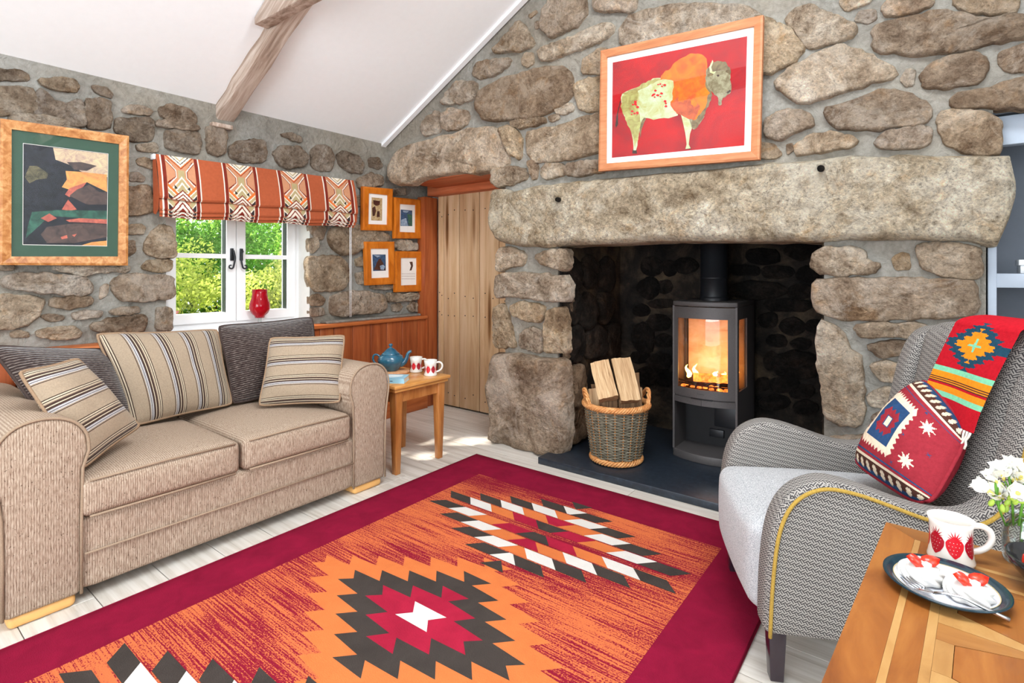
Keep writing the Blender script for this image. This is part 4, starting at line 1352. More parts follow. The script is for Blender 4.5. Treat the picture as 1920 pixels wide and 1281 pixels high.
def pile(name, c, vary=0.12):
    t = NT(name)
    v = t.coord(rand=False)
    f = t.noise(v, 9.0, 6, 0.65, 0.6)
    lo = tuple(x * (1 - vary * 1.6) for x in c[:3]) + (1,)
    hi = tuple(min(1, x * (1 + vary)) for x in c[:3]) + (1,)
    t.col(t.ramp(f, [(0.3, lo), (0.7, hi)]))
    t.bump(t.noise(v, 260, 3, 0.6), 0.55, 0.005)
    return t.set(0.95, 0.08)
CRIM, ORNG, CHAR = rgb(132, 20, 50), rgb(210, 116, 64), rgb(66, 59, 55)
pile('rug_crimson', CRIM)
pile('rug_orange', ORNG, 0.06)
pile('rug_charcoal', CHAR)
pile('rug_red', rgb(164, 32, 58))
pile('rug_white', rgb(216, 211, 205), 0.04)
streaks('rug_streak', rgb(132, 24, 45), rgb(204, 106, 64), 0.512)

RU0, RU1, RV1 = -2.335, -0.44, 2.655
RV0 = -0.33
rug = thing('rug', 'crimson bordered rug with orange zigzag medallions on the pale floor', 'rug', (-1.388, 1.28, 0))
softbox('pile_base', ((RU0 + RU1) / 2, (RV0 + RV1) / 2, 0.006), ((RU1 - RU0) / 2, (RV1 - RV0) / 2, 0.006), 0.005, 'rug_crimson', rug, cuts=24)
C1, C2, C3 = 2.035, 1.281, 0.523
CXR = -1.388
def quad_sym(ch, cx, cy):
    """quarter chain (upper left, from the left axis to the top axis) mirrored four ways"""
    ul = [(cx + x, cy + y) for x, y in ch]
    ur = [(cx - x, cy + y) for x, y in ch][::-1]
    lr = [(cx - x, cy - y) for x, y in ch]
    ll = [(cx + x, cy - y) for x, y in ch][::-1]
    return ul + ur + lr + ll
def saw(x0, y0, n, sx, sy, notch, left):
    ch = [(left, 0.0)]
    for i in range(n):
        x, y = x0 + sx * i, y0 + sy * i
        ch.append((x, y))
        if i < n - 1:
            ch.append((x + notch[0], y + notch[1]))
    return ch
orange = quad_sym(saw(-.616, .036, 7, .09, .0655, (.141, .012), -.575), CXR, C2)
dark = quad_sym(saw(-.426, .040, 5, .0885, .0655, (.141, .011), -.38), CXR, C2)
red = quad_sym(saw(-.252, .042, 3, .0925, .068, (.142, .011), -.205), CXR, C2)
white = [(CXR + x, C2 + y) for x, y in ((-.079, -.045), (-.037, 0), (-.079, .048), (.077, .052), (.036, .003), (.077, -.042))]
tiles = {1: [], 2: [], 3: [], 4: []}
seq = [2, 4, 1, 3, 2]       # charcoal, white, orange, red, charcoal
for cy in (C1, C3):
    for r in range(5):
        xs = -.661 + .15 * r
        y1 = .083 + .071 * r
        y0 = y1 - .064
        for j in range(5 - r):
            a, b = xs + .142 * j, min(xs + .142 * (j + 1), 0)
            sh = .06
            a2, b2 = min(a + sh, 0), min(b + sh, 0)
            if b <= a:
                continue
            for sxx in (1, -1):
                for syy in (1, -1):
                    p = [(a, y1), (b, y1), (b2, y0), (a2, y0)]
                    tiles[seq[j]].append([(CXR + sxx * x, cy + syy * y) for x, y in p])
field = [(-2.085, RV0 + .25), (-.69, RV0 + .25), (-.69, 2.393), (-2.085, 2.393)]
flat('woven_pattern', [(0, [field]), (1, [orange]), (2, [dark]), (3, [red]), (4, [white]), (1, tiles[1]), (2, tiles[2]), (3, tiles[3]), (4, tiles[4])],
     lambda a, b, h: (a, b, 0.0122 + h), ['rug_streak', 'rug_orange', 'rug_charcoal', 'rug_red', 'rug_white'], rug, 0.0004, 0.0002)
e = 0.004
tube('bound_edge', [(RU0 + e, RV0 + e, .006), (RU1 - e, RV0 + e, .006), (RU1 - e, RV1 - e, .006), (RU0 + e, RV1 - e, .006)], 0.006, 'rug_crimson', rug, 8, True)

# ------------------------------------------------------------------ sofa
def cloth(name, base, dark, fleck, sc=(260, 260, 14), dots=0.35, rough=0.9, bump=0.5):
    t = NT(name)
    v = t.coord(sc, rand=False)
    f = t.noise(v, 1.0, 3, 0.55)
    c = t.ramp(f, [(0.35, dark), (0.5, base), (0.68, fleck)])
    v2 = t.coord((230, 230, 150), rand=False)
    g = t.noise(v2, 1.0, 2, 0.5)
    d = t.ramp(g, [(0.29, (0.25, 0.2, 0.18, 1)), (0.33, (1, 1, 1, 1))])
    c = t.mix(dots, c, t.mix(1.0, c, d, 'MULTIPLY'))
    t.col(c)
    t.bump(f, bump, 0.003)
    t.b.inputs['Sheen Weight'].default_value = 0.2
    return t.set(rough, 0.1)
t = NT('sofa_cloth')
tc = t.n('ShaderNodeTexCoord')
sp = t.n('ShaderNodeSeparateXYZ')
t.l(tc.outputs['Object'], sp.inputs[0])
rib = t.math('SINE', t.math('MULTIPLY', sp.outputs[1], 2 * math.pi / .0075))
v = t.coord((330, 330, 40), rand=False)
f = t.noise(v, 1.0, 3, 0.6)
s_ = t.math('ADD', f, t.math('MULTIPLY', rib, 0.10))
c = t.ramp(s_, [(0.3, rgb(128, 106, 90)), (0.5, rgb(164, 143, 124)), (0.72, rgb(194, 177, 158))])
g = t.noise(t.coord((190, 190, 130), rand=False), 1.0, 2, 0.5)
c = t.mix(0.85, c, t.mix(1.0, c, t.ramp(g, [(0.30, (0.3, 0.25, 0.22, 1)), (0.34, (1, 1, 1, 1))]), 'MULTIPLY'))
t.col(c)
t.bump(s_, .5, .003)
t.set(.92, .1)
plain('sofa_piping', rgb(160, 138, 116), 0.9, 0.1, vary=0.15, scale=300, bump=0.4)
plain('beech', rgb(226, 172, 104), 0.45, 0.4, vary=0.08)

sofa = thing('sofa', 'beige ribbed fabric two-seat sofa below the window', 'sofa', (-2.9, 1.185, 0))
SF = -2.43
SYC = 1.175
arm_prof = [(.588, .042), (.588, .30), (.584, .50), (.566, .56), (.572, .62), (.602, .668), (.65, .695), (.71, .702), (.765, .688), (.806, .65), (.824, .60), (.826, .55), (.812, .46), (.803, .38), (.80, .25), (.80, .042)]
arm_prof = arm_prof[:3] + [tuple(q) for q in catmull(arm_prof[3:14], 3)] + arm_prof[14:]
for s in (-1, 1):
    pr = [(SYC + s * a, b) for a, b in arm_prof]
    arm = prism('arm', pr, lambda a, b, d: (d, a, b), -3.44, SF, 'sofa_cloth', sofa, 0.018, 3, uv=None, angle=60)
    pp = [(SF + 0.0, SYC + s * a, b) for a, b in arm_prof[:-1]] + [(SF, SYC + s * .80, .045)]
    tube('piping', [Vector((SF - .002, y, z)) for _, y, z in pp], 0.0055, 'sofa_piping', arm, 6)
softbox('base', (-2.89, SYC, .18), (.455, .60, .137), .03, 'sofa_cloth', sofa, (.0, 0, 0))
tube('base_seam', [(SF + .008 - .003, SYC - .58, .185), (SF + .006, SYC, .185), (SF + .005, SYC + .58, .185)], 0.004, 'sofa_piping', sofa, 6)
softbox('backrest', (-3.345, SYC, .46), (.115, .60, .33), .07, 'sofa_cloth', sofa)
for s in (-1, 1):
    c = (-2.79, SYC - .012 + s * .293, .385)
    sc_ = softbox('seat_cushion', c, (.372, .288, .072), .03, 'sofa_cloth', sofa, (.012, .0, .028), 16)
    for zz in (.066, -.066):
        q = [(SF + .012, c[1] - .262, c[2] + zz), (SF + .014, c[1], c[2] + zz + (.006 if zz > 0 else 0)), (SF + .012, c[1] + .262, c[2] + zz)]
        tube('seam', q, .0045, 'sofa_piping', sc_, 6)
for x0, x1 in ((SF - .13, SF - .012), (-3.33, -3.22)):
    for s in (-1, 1):
        ya, yb = SYC + s * .60, SYC + s * .785
        box('foot', (x0, min(ya, yb), 0), (x1, max(ya, yb), .046), 'beech', sofa, .018, 4)

# ------------------------------------------------------------------ cushions
def cushion(name, label, corners, thick, mats, cat='cushion', group=None, n=34, seam='sofa_piping', painted_layers=None, res=None, puff=1.0, uvs=(1, 1), roll=0.006, pull=0.055, rnd=0.05):
    """corners: bottom left, bottom right, top right, top left as seen from its face"""
    c = [Vector(p) for p in corners]
    ctr = sum(c, Vector()) / 4
    nrm = (c[1] - c[0] + c[2] - c[3]).cross(c[3] - c[0] + c[2] - c[1]).normalized()
    low = min(c, key=lambda p: p.z)
    root = thing(name, label, cat, tuple((ctr.x, ctr.y, low.z)), group)
    def base(u, v):
        p = c[0] * (1 - u) * (1 - v) + c[1] * u * (1 - v) + c[2] * u * v + c[3] * (1 - u) * v
        a, b = 2 * u - 1, 2 * v - 1
        ce = ctr
        du = (c[1] - c[0] + c[2] - c[3]) * 0.25
        dv = (c[3] - c[0] + c[2] - c[1]) * 0.25
        p = p - du * (a * (1 - b * b) * pull) - dv * (b * (1 - a * a) * pull)
        p = p + (ctr - p) * rnd * (abs(a) * abs(b)) ** 6
        return p, a, b
    def side(sg):
        def f(u, v):
            p, a, b = base(u, v)
            h = thick * ((1 - abs(a) ** 2.6) * (1 - abs(b) ** 2.6)) ** 0.62 * puff
            w = noise.noise(Vector((a * 2.2, b * 2.2, ctr.x * 9))) * 0.09 * h
            return p + nrm * sg * (h + w)
        return f
    r = res or (n, n)
    painted('cover_front', side(1), r[0], r[1], mats, painted_layers or [], root, True, uvs)
    painted('cover_back', side(-1), n, n, [mats[0]], [], root, True, uvs)
    rim = [base(k / n, 0)[0] for k in range(n)] + [base(1, k / n)[0] for k in range(n)] + [base(1 - k / n, 1)[0] for k in range(n)] + [base(0, 1 - k / n)[0] for k in range(n)]
    tube('piping', rim, roll, seam, root, 6, True)
    return root

def stripe_cloth(name, axis, reps, phase=0.0):
    t = NT(name)
    tc = t.n('ShaderNodeTexCoord')
    sp = t.n('ShaderNodeSeparateXYZ')
    t.l(tc.outputs['UV'], sp.inputs[0])
    u = t.math('FRACT', t.math('ADD', t.math('MULTIPLY', sp.outputs[axis], reps), phase))
    LN, BR, CR, GY = rgb(160, 142, 121), rgb(68, 51, 45), rgb(198, 184, 160), rgb(176, 174, 175)
    st = [(0.0, LN), (.27, BR), (.30, LN), (.33, GY), (.37, BR), (.39, GY), (.44, BR), (.51, CR), (.54, BR), (.61, LN), (.645, CR), (.67, BR), (.70, CR), (.74, BR), (.77, LN)]
    c = t.ramp(u, st, 'CONSTANT')
    v = t.coord((180, 180, 180), rand=False)
    f = t.noise(v, 1.0, 3, 0.6)
    c = t.mix(0.5, c, t.mix(1.0, c, t.ramp(f, [(0.3, (.72, .7, .68, 1)), (.7, (1.15, 1.15, 1.14, 1))]), 'MULTIPLY'))
    t.col(c)
    t.bump(f, .35, .003)
    t.b.inputs['Sheen Weight'].default_value = 0.15
    return t.set(.9, .1)
stripe_cloth('stripe_upright', 0, 4.5, 0.55)
stripe_cloth('stripe_level', 1, 3.4, 0.45)

def chenille(name):
    t = NT(name)
    tc = t.n('ShaderNodeTexCoord')
    sp = t.n('ShaderNodeSeparateXYZ')
    t.l(tc.outputs['UV'], sp.inputs[0])
    w = t.math('SINE', t.math('MULTIPLY', sp.outputs[1], 6.283 * 40))
    mp = t.n('ShaderNodeMapping')
    mp.inputs['Scale'].default_value = (26, 150, 1)
    t.l(tc.outputs['UV'], mp.inputs[0])
    f = t.noise(mp.outputs[0], 1.0, 3, .6)
    s = t.math('ADD', t.math('MULTIPLY', w, .14), f)
    t.col(t.ramp(s, [(.38, rgb(46, 35, 33)), (.58, rgb(74, 60, 56)), (.76, rgb(150, 138, 130))]))
    t.bump(w, .6, .004)
    t.b.inputs['Sheen Weight'].default_value = 0.5
    t.b.inputs['Sheen Roughness'].default_value = 0.4
    return t.set(.85, .1)
chenille('chenille')
plain('chenille_seam', rgb(70, 58, 54), .9, .1, vary=.15, scale=200)
plain('linen_seam', rgb(150, 124, 100), .9, .1, vary=.15, scale=200)

SEAT = .488
cushion('cushion', 'large beige cushion with upright brown stripes, upright at the sofa middle', [(-2.93, .89, SEAT), (-2.98, 1.385, SEAT), (-3.14, 1.375, .895), (-3.13, .80, .925)], .085, ['stripe_upright'], seam='linen_seam', group='sofa cushions')
cushion('cushion', 'dark brown chenille cushion standing behind the small striped one', [(-2.98, 1.375, SEAT), (-2.98, 1.93, SEAT), (-3.14, 1.965, .925), (-3.14, 1.365, .915)], .085, ['chenille'], seam='chenille_seam', group='sofa cushions')
cushion('cushion', 'small cushion with level brown stripes leaning beside the far sofa arm', [(-2.80, 1.425, SEAT + .01), (-2.515, 1.74, SEAT + .01), (-2.62, 1.845, .855), (-2.885, 1.535, .85)], .075, ['stripe_level'], seam='linen_seam', group='sofa cushions')
cushion('cushion', 'dark brown chenille cushion slumped in the sofa corner below the gilt picture', [(-2.78, .60, SEAT + .02), (-2.99, .93, SEAT + .01), (-3.16, .87, .84), (-3.02, .42, .92)], .085, ['chenille'], seam='chenille_seam', group='sofa cushions')
NQ = (.80, .38, .46)
PQ = (-2.50, .615, SEAT + .01)
q = [onP(x, y, PQ, NQ) for x, y in ((152, 884), (265, 800), (146, 670), (32, 696))]
cushion('cushion', 'tilted beige cushion with brown stripes resting on the near sofa arm', q, .07, ['stripe_level'], seam='linen_seam', group='sofa cushions')
print('CUSH', [tuple(round(x, 3) for x in p) for p in q])

# ------------------------------------------------------------------ side table by the sofa
wood('honey_oak', [(0.3, rgb(140, 80, 34)), (0.5, rgb(172, 108, 54)), (0.7, rgb(196, 134, 76))], (18, 18, 3), .38, .08, coat=.15)
wood('honey_oak_top', [(0.3, rgb(176, 112, 50)), (0.5, rgb(208, 146, 78)), (0.7, rgb(224, 170, 104))], (18, 3, 18), .32, .05, coat=.2)
st_ = thing('side_table', 'honey-coloured wooden side table between sofa and door', 'table', (-2.68, 2.29, 0))
TX0, TX1, TY0, TY1, TZ = -2.915, -2.445, 2.06, 2.525, .54
box('table_top', (TX0, TY0, TZ - .022), (TX1, TY1, TZ), 'honey_oak_top', st_, .005)
box('lower_top', (TX0 + .012, TY0 + .012, TZ - .042), (TX1 - .012, TY1 - .012, TZ - .024), 'honey_oak_top', st_, .004)
bm = bmesh.new()
for lo, hi in (((TX0 + .04, TY0 + .04, .43), (TX1 - .04, TY0 + .06, .50)), ((TX0 + .04, TY1 - .06, .43), (TX1 - .04, TY1 - .04, .50)), ((TX0 + .04, TY0 + .06, .43), (TX0 + .06, TY1 - .06, .50)), ((TX1 - .06, TY0 + .06, .43), (TX1 - .04, TY1 - .06, .50))):
    bm_box(lo, hi, bm)
bmobj('apron', bm, 'honey_oak', st_)
for x, y in ((TX0 + .055, TY0 + .055), (TX1 - .055, TY0 + .055), (TX0 + .055, TY1 - .055), (TX1 - .055, TY1 - .055)):
    bm = bm_box((x - .029, y - .029, 0), (x + .029, y + .029, .498))
    for v in bm.verts:
        if v.co.z < .1:
            v.co.x = x + (v.co.x - x) * .62
            v.co.y = y + (v.co.y - y) * .62
    bmobj('leg', bm, 'honey_oak', st_, True, .003)

# teapot on its trivet
wood('trivet_wood', [(0.3, rgb(190, 130, 84)), (0.7, rgb(222, 172, 128))], (14, 40, 14), .5, .05)
TPX, TPY = -2.81, 2.33
tv = tag(lathe('round_trivet', [(0, 0), (.092, 0), (.096, .006), (.096, .012), (.092, .016), (0, .016)], (TPX + .02, TPY + .02, TZ), 'trivet_wood', None, 40), 'round pale wooden trivet under the blue teapot', 'trivet')
t = NT('blue_enamel')
v = t.coord()
t.col(t.ramp(t.noise(v, 18, 4), [(.35, rgb(20, 76, 102)), (.65, rgb(44, 108, 134))]))
t.b.inputs['Coat Weight'].default_value = .6
t.set(.22, .5)
TPZ = TZ + .016
tp = thing('teapot', 'glazed blue teapot with a knobbed lid on the side table', 'teapot', (TPX, TPY, TPZ))
lathe('body', [(0, 0), (.05, 0), (.054, .008), (.072, .03), (.084, .055), (.086, .075), (.078, .095), (.062, .108), (.054, .112)], (TPX, TPY, TPZ), 'blue_enamel', tp, 40)
ld = lathe('lid', [(.06, .110), (.06, .114), (.05, .120), (.036, .135), (.022, .146), (.009, .152), (.007, .158), (.013, .165), (.014, .172), (.008, .179), (0, .18)], (TPX, TPY, TPZ), 'blue_enamel', tp, 36)
sd = RT
def tpp(a, z, f=0.0):
    return Vector((TPX, TPY, TPZ)) + sd * a + Vector((0, 0, z)) + FW * f
tube('spout', [tpp(.065, .04), (tpp(.09, .055)), tpp(.105, .08), tpp(.112, .105), tpp(.125, .122), tpp(.138, .128)], [.022, .018, .014, .011, .010, .009], 'blue_enamel', tp, 12, sm=4)
tube('handle', [tpp(-.07, .09), tpp(-.09, .104), tpp(-.112, .10), tpp(-.118, .075), tpp(-.105, .05), tpp(-.075, .035)], .007, 'blue_enamel', tp, 10, sm=4)

# ------------------------------------------------------------------ strawberry mugs
plain('mug_china', rgb(226, 220, 212), .22, .5, vary=.02, coat=.3)
plain('print_red', rgb(200, 16, 34), .3, .4, vary=.05)
plain('print_crimson', rgb(160, 14, 36), .3, .4, vary=.05)
def mug(label, x, y, z, h=.1, yaw=0.0, group='strawberry mugs', sc=1.0):
    root = thing('mug', label, 'mug', (x, y, z), group)
    pr = [(0, .004), (.036, .002), (.042, 0), (.043, .006), (.041, .012), (.0405, .016), (.0385, .03), (.0378, .05), (.039, .075), (.043, h), (.0405, h), (.0365, .075), (.035, .03), (.03, .012), (0, .01)]
    pr = [(r_ * sc, z_) for r_, z_ in pr]
    body = lathe('body', pr, (x, y, z), 'mug_china', root, 40)
    def rad(zz):
        for (r0, z0), (r1, z1) in zip(pr[2:9], pr[3:10]):
            if z0 <= zz <= z1 + 1e-9:
                return r0 + (r1 - r0) * (zz - z0) / (z1 - z0)
        return .041
    a0 = math.atan2(RT.y, RT.x) + yaw
    dr = Vector((math.cos(a0), math.sin(a0), 0))
    B0 = Vector((x, y, z))
    hp = [B0 + dr * a * sc + Vector((0, 0, b)) for a, b in ((.038, h * .84), (.056, h * .87), (.072, h * .78), (.077, h * .6), (.07, h * .42), (.055, h * .3), (.037, h * .24))]
    tube('handle', hp, .0062, 'mug_china', root, 10, sm=4)
    def cyl(cx):
        def f(a, b, hh):
            r = rad(b) + .0003 + hh * .4
            an = cx + a / (.04 * sc)
            return Vector((x + r * math.cos(an), y + r * math.sin(an), z + b))
        return f
    berry = [(-.0, .018), (-.009, .026), (-.015, .038), (-.016, .048), (-.011, .056), (-.004, .057), (0, .054), (.004, .057), (.011, .056), (.016, .048), (.015, .038), (.009, .026)]
    berry = [tuple(q) for q in chaikin(chaikin(berry))]
    leaves = []
    for k in range(7):
        an = math.radians(20 + k * 23.3)
        ux, uz = math.cos(an), math.sin(an)
        L = .012 + .008 * math.sin(an)
        leaves.append([(-uz * .0022, .055 + ux * .0022), (ux * L, .055 + uz * L), (uz * .0022, .055 - ux * .0022)])
    for k in range(7):
        cx = a0 + math.pi / 7 + k * 2 * math.pi / 7 + .42
        m = ['print_red', 'print_crimson'][k % 2]
        seeds = []
        for i in range(4):
            for j in range(4):
                sx, sz = -.010 + j * .0058 + (i % 2) * .002, .028 + i * .0072
                if abs(sx) < .012 * (sz - .012) / .03:
                    seeds.append([(sx - .0008, sz), (sx, sz - .0008), (sx + .0008, sz), (sx, sz + .0008)])
        flat('strawberry_print', [(0, [berry] + leaves), (1, seeds)], cyl(cx), [m, 'mug_china'], root, .0004, .0006, sub=2)
    return root
mug('white strawberry mug beside the blue teapot', -2.70, 2.455, TZ)
mug('white strawberry mug behind the pale blue book', -2.535, 2.43, TZ)

# pale blue paperback
plain('book_cover', rgb(150, 200, 222), .4, .4, vary=.12, scale=12)
plain('book_pages', rgb(232, 224, 208), .8, .1, vary=.04, scale=120)
plain('book_ink', rgb(52, 76, 110), .6, .2)
plain('book_spot', rgb(228, 240, 246), .4, .3)
bo = Vector((-2.475, 2.155, TZ))
Mb = Matrix.Translation(bo) @ Matrix.Rotation(math.atan2(RT.y, RT.x) - .05, 4, 'Z')
bk = thing('book', 'thick pale blue paperback lying on the side table', 'book', tuple(bo))
box('pages', (-.205, .003, .002), (-.004, .128, .028), 'book_pages', bk, 0, M=Mb)
box('cover', (-.21, 0, .028), (0, .132, .030), 'book_cover', bk, 0, M=Mb)
box('cover', (-.21, 0, 0), (0, .132, .002), 'book_cover', bk, 0, M=Mb)
box('spine', (-.21, -.002, 0), (0, .002, .030), 'book_cover', bk, 0, M=Mb)
flat('cover_print', [(1, [[(-.19, .05), (-.09, .03), (-.03, .06), (-.03, .11), (-.12, .115)]]), (0, [[(-.15, .095), (-.14, .10), (-.12, .092), (-.13, .088)], [(-.16, .085), (-.11, .078), (-.12, .075)]])], lambda a, b, h: Mb @ Vector((a, b, .030 + h)), ['book_ink', 'book_spot'], bk)
flat('spine_print', [(0, [[(-.13, .012), (-.07, .012), (-.07, .016), (-.13, .016)]])], lambda a, b, h: Mb @ Vector((a, -.002 - h, b)), ['book_ink'], bk)

# ------------------------------------------------------------------ hearth slab and stove
t = NT('slate')
v = t.coord()
f = t.noise(v, 30, 6, .65)
t.col(t.ramp(f, [(.3, rgb(24, 29, 36)), (.6, rgb(38, 46, 56)), (.8, rgb(60, 70, 80))]))
t.bump(f, .12, .003)
t.set(.38, .5)
HZ = .042
hearth = tag(box('hearth_slab', (-1.925, 2.775, 0), (-.30, 3.86, HZ), 'slate', None, .004), 'dark slate hearth slab in front of and inside the fireplace', 'hearth')
for v_ in hearth.data.vertices:
    pass
t = NT('stove_steel')
v = t.coord()
t.col(t.ramp(t.noise(v, 300, 2), [(.3, rgb(72, 68, 68)), (.7, rgb(86, 82, 81))]))
t.set(.5, .4, .25)
plain('stove_black', rgb(22, 22, 24), .5, .4, .2)
plain('flue_black', rgb(26, 28, 32), .42, .5, .2)
wood('vermiculite', [(.3, rgb(190, 150, 106)), (.5, rgb(214, 178, 134)), (.7, rgb(226, 196, 156))], (9, 9, 14), .9, .2)
glass_material('stove_glass', .03)
plain('char', rgb(40, 26, 20), .9, .1, vary=.4, scale=60, bump=.6)
def glow(name, c, s, c2=None):
    t = NT(name)
    v = t.coord()
    f = t.noise(v, 26, 4)
    t.l(t.ramp(f, [(.3, c2 or c), (.65, c)]), t.b.inputs['Emission Color'])
    t.b.inputs['Emission Strength'].default_value = s
    t.col((.02, .005, .001, 1))
    return t.set(.8, 0)
glow('flame', (1.0, .62, .14, 1), 9.0, (1.0, .34, .04, 1))
glow('ember', (1.0, .22, .03, 1), 2.6, (.12, .02, .005, 1))

sx0, sx1, sy1 = -1.262, -.868, 3.74
syf = 3.335        # corner of the front
def arc(x, bulge=.055):
    u = (x - (sx0 + sx1) / 2) / ((sx1 - sx0) / 2)
    return syf - bulge * (1 - u * u)
stv = thing('wood_stove', 'grey wood-burning stove with a lit fire behind curved glass', 'stove', ((sx0 + sx1) / 2, 3.53, HZ))
N = 16
xs = [sx0 + (sx1 - sx0) * i / N for i in range(N + 1)]
def plan(inset=0.0, bulge=.055):
    c = (sx0 + sx1) / 2
    k = 1 - inset * 2 / (sx1 - sx0)
    return [(c + (x - c) * k, arc(x, bulge) + inset) for x in xs] + [(c + (sx1 - c) * k, sy1 - inset), (c + (sx0 - c) * k, sy1 - inset)]
def slabz(name, z0, z1, inset, mat, bev=.004):
    return prism(name, plan(inset), lambda a, b, d: (a, b, d), z0, z1, mat, stv, bev, 2, angle=60)
slabz('plinth', HZ, HZ + .05, .0, 'stove_steel')
slabz('top_plate', 1.0, 1.03, .0, 'stove_steel')
slabz('firebox_floor', .43, .452, .006, 'stove_steel')
# curved wall pieces: rings of panels with cut-outs
def curved_panel(name, x0, x1, z0, z1, off, mat, parent, th=.012, n=14):
    vs, fs = [], []
    for i in range(n + 1):
        x = x0 + (x1 - x0) * i / n
        y = arc(x) + off
        vs += [(x, y, z0), (x, y, z1), (x, y + th, z1), (x, y + th, z0)]
    for i in range(n):
        for k in range(4):
            fs.append((i * 4 + k, i * 4 + (k + 1) % 4, i * 4 + 4 + (k + 1) % 4, i * 4 + 4 + k))
    fs += [(0, 1, 2, 3), (n * 4 + 3, n * 4 + 2, n * 4 + 1, n * 4)]
    o = mesh(name, vs, fs, mat, parent, True)
    o.data.set_sharp_from_angle(angle=math.radians(40))
    return o
gx0, gx1, gz0, gz1 = -1.222, -.918, .492, .925
dx0, dx1, dz0, dz1 = sx0 + .01, sx1 - .012, .44, .996
dr_ = curved_panel('door_top_rail', dx0, dx1, gz1, dz1, 0, 'stove_steel', stv)
curved_panel('door_bottom_rail', dx0, dx1, dz0, gz0, 0, 'stove_steel', stv)
curved_panel('door_stile', dx0, gx0, gz0, gz1, 0, 'stove_steel', stv, n=3)
curved_panel('door_stile', gx1, dx1, gz0, gz1, 0, 'stove_steel', stv, n=3)
curved_panel('door_glass', gx0, gx1, gz0, gz1, .004, 'stove_glass', stv, .003)
curved_panel('lower_trim', sx0 + .004, (sx0 + sx1) / 2 - .001, .395, .432, 0, 'stove_steel', stv)
curved_panel('lower_trim', (sx0 + sx1) / 2 + .001, sx1 - .004, .395, .432, 0, 'stove_steel', stv)
curved_panel('air_control', -1.13, -1.0, .432, .438, -.004, 'stove_black', stv, .01, 6)
cu = bpy.data.curves.new('lettering', 'FONT')
cu.body = 'Contura'
cu.size = .0125
cu.align_x = 'CENTER'
to = bpy.data.objects.new('lettering_curve', cu)
tm = bpy.data.meshes.new_from_object(to)
bpy.data.objects.remove(to)
for v_ in tm.vertices:
    x_ = -1.07 + v_.co.x
    v_.co = (x_, arc(x_) - .0008, .463 + v_.co.y)
tm.materials.clear()
fin('lettering', tm, 'flue_black', stv)
# sides with glass
for x0, x1 in ((sx0, sx0 + .012), (sx1 - .012, sx1)):
    sd_ = box('side_panel', (x0, syf - .005, gz1), (x1, sy1, 1.0), 'stove_steel', stv)
    box('side_panel', (x0, syf - .005, HZ + .05 if False else .395), (x1, sy1, gz0), 'stove_steel', stv)
    box('side_panel', (x0, syf + .215, gz0), (x1, sy1, gz1), 'stove_steel', stv)
    box('side_stile', (x0, syf - .005, gz0), (x1, syf + .03, gz1), 'stove_steel', stv)
    box('side_glass', (x0 + .003, syf + .03, gz0), (x1 - .006, syf + .215, gz1), 'stove_glass', stv)
    box('base_side', (x0, syf - .005, HZ + .05), (x1, sy1, .395), 'stove_steel', stv)
box('back_panel', (sx0, sy1 - .01, HZ + .05), (sx1, sy1, 1.0), 'stove_black', stv)
box('niche_back', (sx0 + .012, syf + .2, HZ + .05), (sx1 - .012, syf + .21, .43), 'stove_black', stv)
box('niche_hatch', (-1.06, syf + .185, .22), (-.9, syf + .2, .36), 'flue_black', stv, .004)
box('niche_foot', (-1.09, syf + .18, .15), (-1.0, syf + .2, .2), 'flue_black', stv, .003)
# firebox lining
box('lining_back', (sx0 + .02, syf + .23, .452), (sx1 - .02, syf + .25, .995), 'vermiculite', stv)
box('lining_roof', (sx0 + .02, syf + .016, .955), (sx1 - .02, syf + .24, .97), 'vermiculite', stv)
box('lining_floor', (sx0 + .02, syf + .016, .452), (sx1 - .02, syf + .23, .47), 'char', stv)
for zz in (.512, .53):
    tube('grate_bar', [(x, arc(x) + .03, zz) for x in [sx0 + .03 + (sx1 - sx0 - .06) * i / 12 for i in range(13)]], .004, 'char', stv, 6)
def rough_log(name, a, b, r, mat, parent, n=10, seed=0):
    a, b = Vector(a), Vector(b)
    pts = [a.lerp(b, i / n) + noise.noise_vector(a.lerp(b, i / n) * 9 + Vector((seed, 0, 0))) * r * .25 for i in range(n + 1)]
    rr_ = [r * (1 + .2 * noise.noise(Vector((i * .9, seed, 0)))) for i in range(n + 1)]
    return tube(name, pts, rr_, mat, parent, 9)
rough_log('burning_log', (-1.22, 3.45, .52), (-.95, 3.50, .515), .035, 'char', stv)
rough_log('burning_log', (-1.15, 3.40, .545), (-.91, 3.46, .545), .028, 'ember', stv, seed=4)
B = Bag()
rr = random.Random(5)
for k in range(22):
    c = (rr.uniform(-1.22, -.92), rr.uniform(3.36, 3.52), .478)
    vs, fs = lathe_data([(0, 0), (.016, .002), (.014, .012), (0, .018)], c, 7)
    B.add(vs, fs)
B.build('ember_bed', 'ember', stv, True)['kind'] = 'stuff'
for k, (fx, fy, fz, hgt, w) in enumerate(((-1.19, 3.40, .54, .08, .016), (-1.15, 3.43, .54, .085, .015), (-1.02, 3.42, .56, .035, .012), (-.98, 3.45, .55, .04, .013), (-.92, 3.46, .545, .07, .016), (-.905, 3.43, .55, .12, .012))):
    pts = [Vector((fx + .012 * math.sin(i * .9 + k), fy, fz + hgt * i / 7)) for i in range(8)]
    tube('flame', pts, [w * r_ for r_ in (.5, .95, 1, .85, .65, .45, .25, .05)], 'flame', stv, 8)
fp = bpy.data.lights.new('fire_light', 'POINT')
fp.energy = 2.0
fp.color = (1.0, .33, .075)
fp.shadow_soft_size = .1
fo = bpy.data.objects.new('fire_light', fp)
fo.location = (-1.06, 3.40, .66)
COL.objects.link(fo)
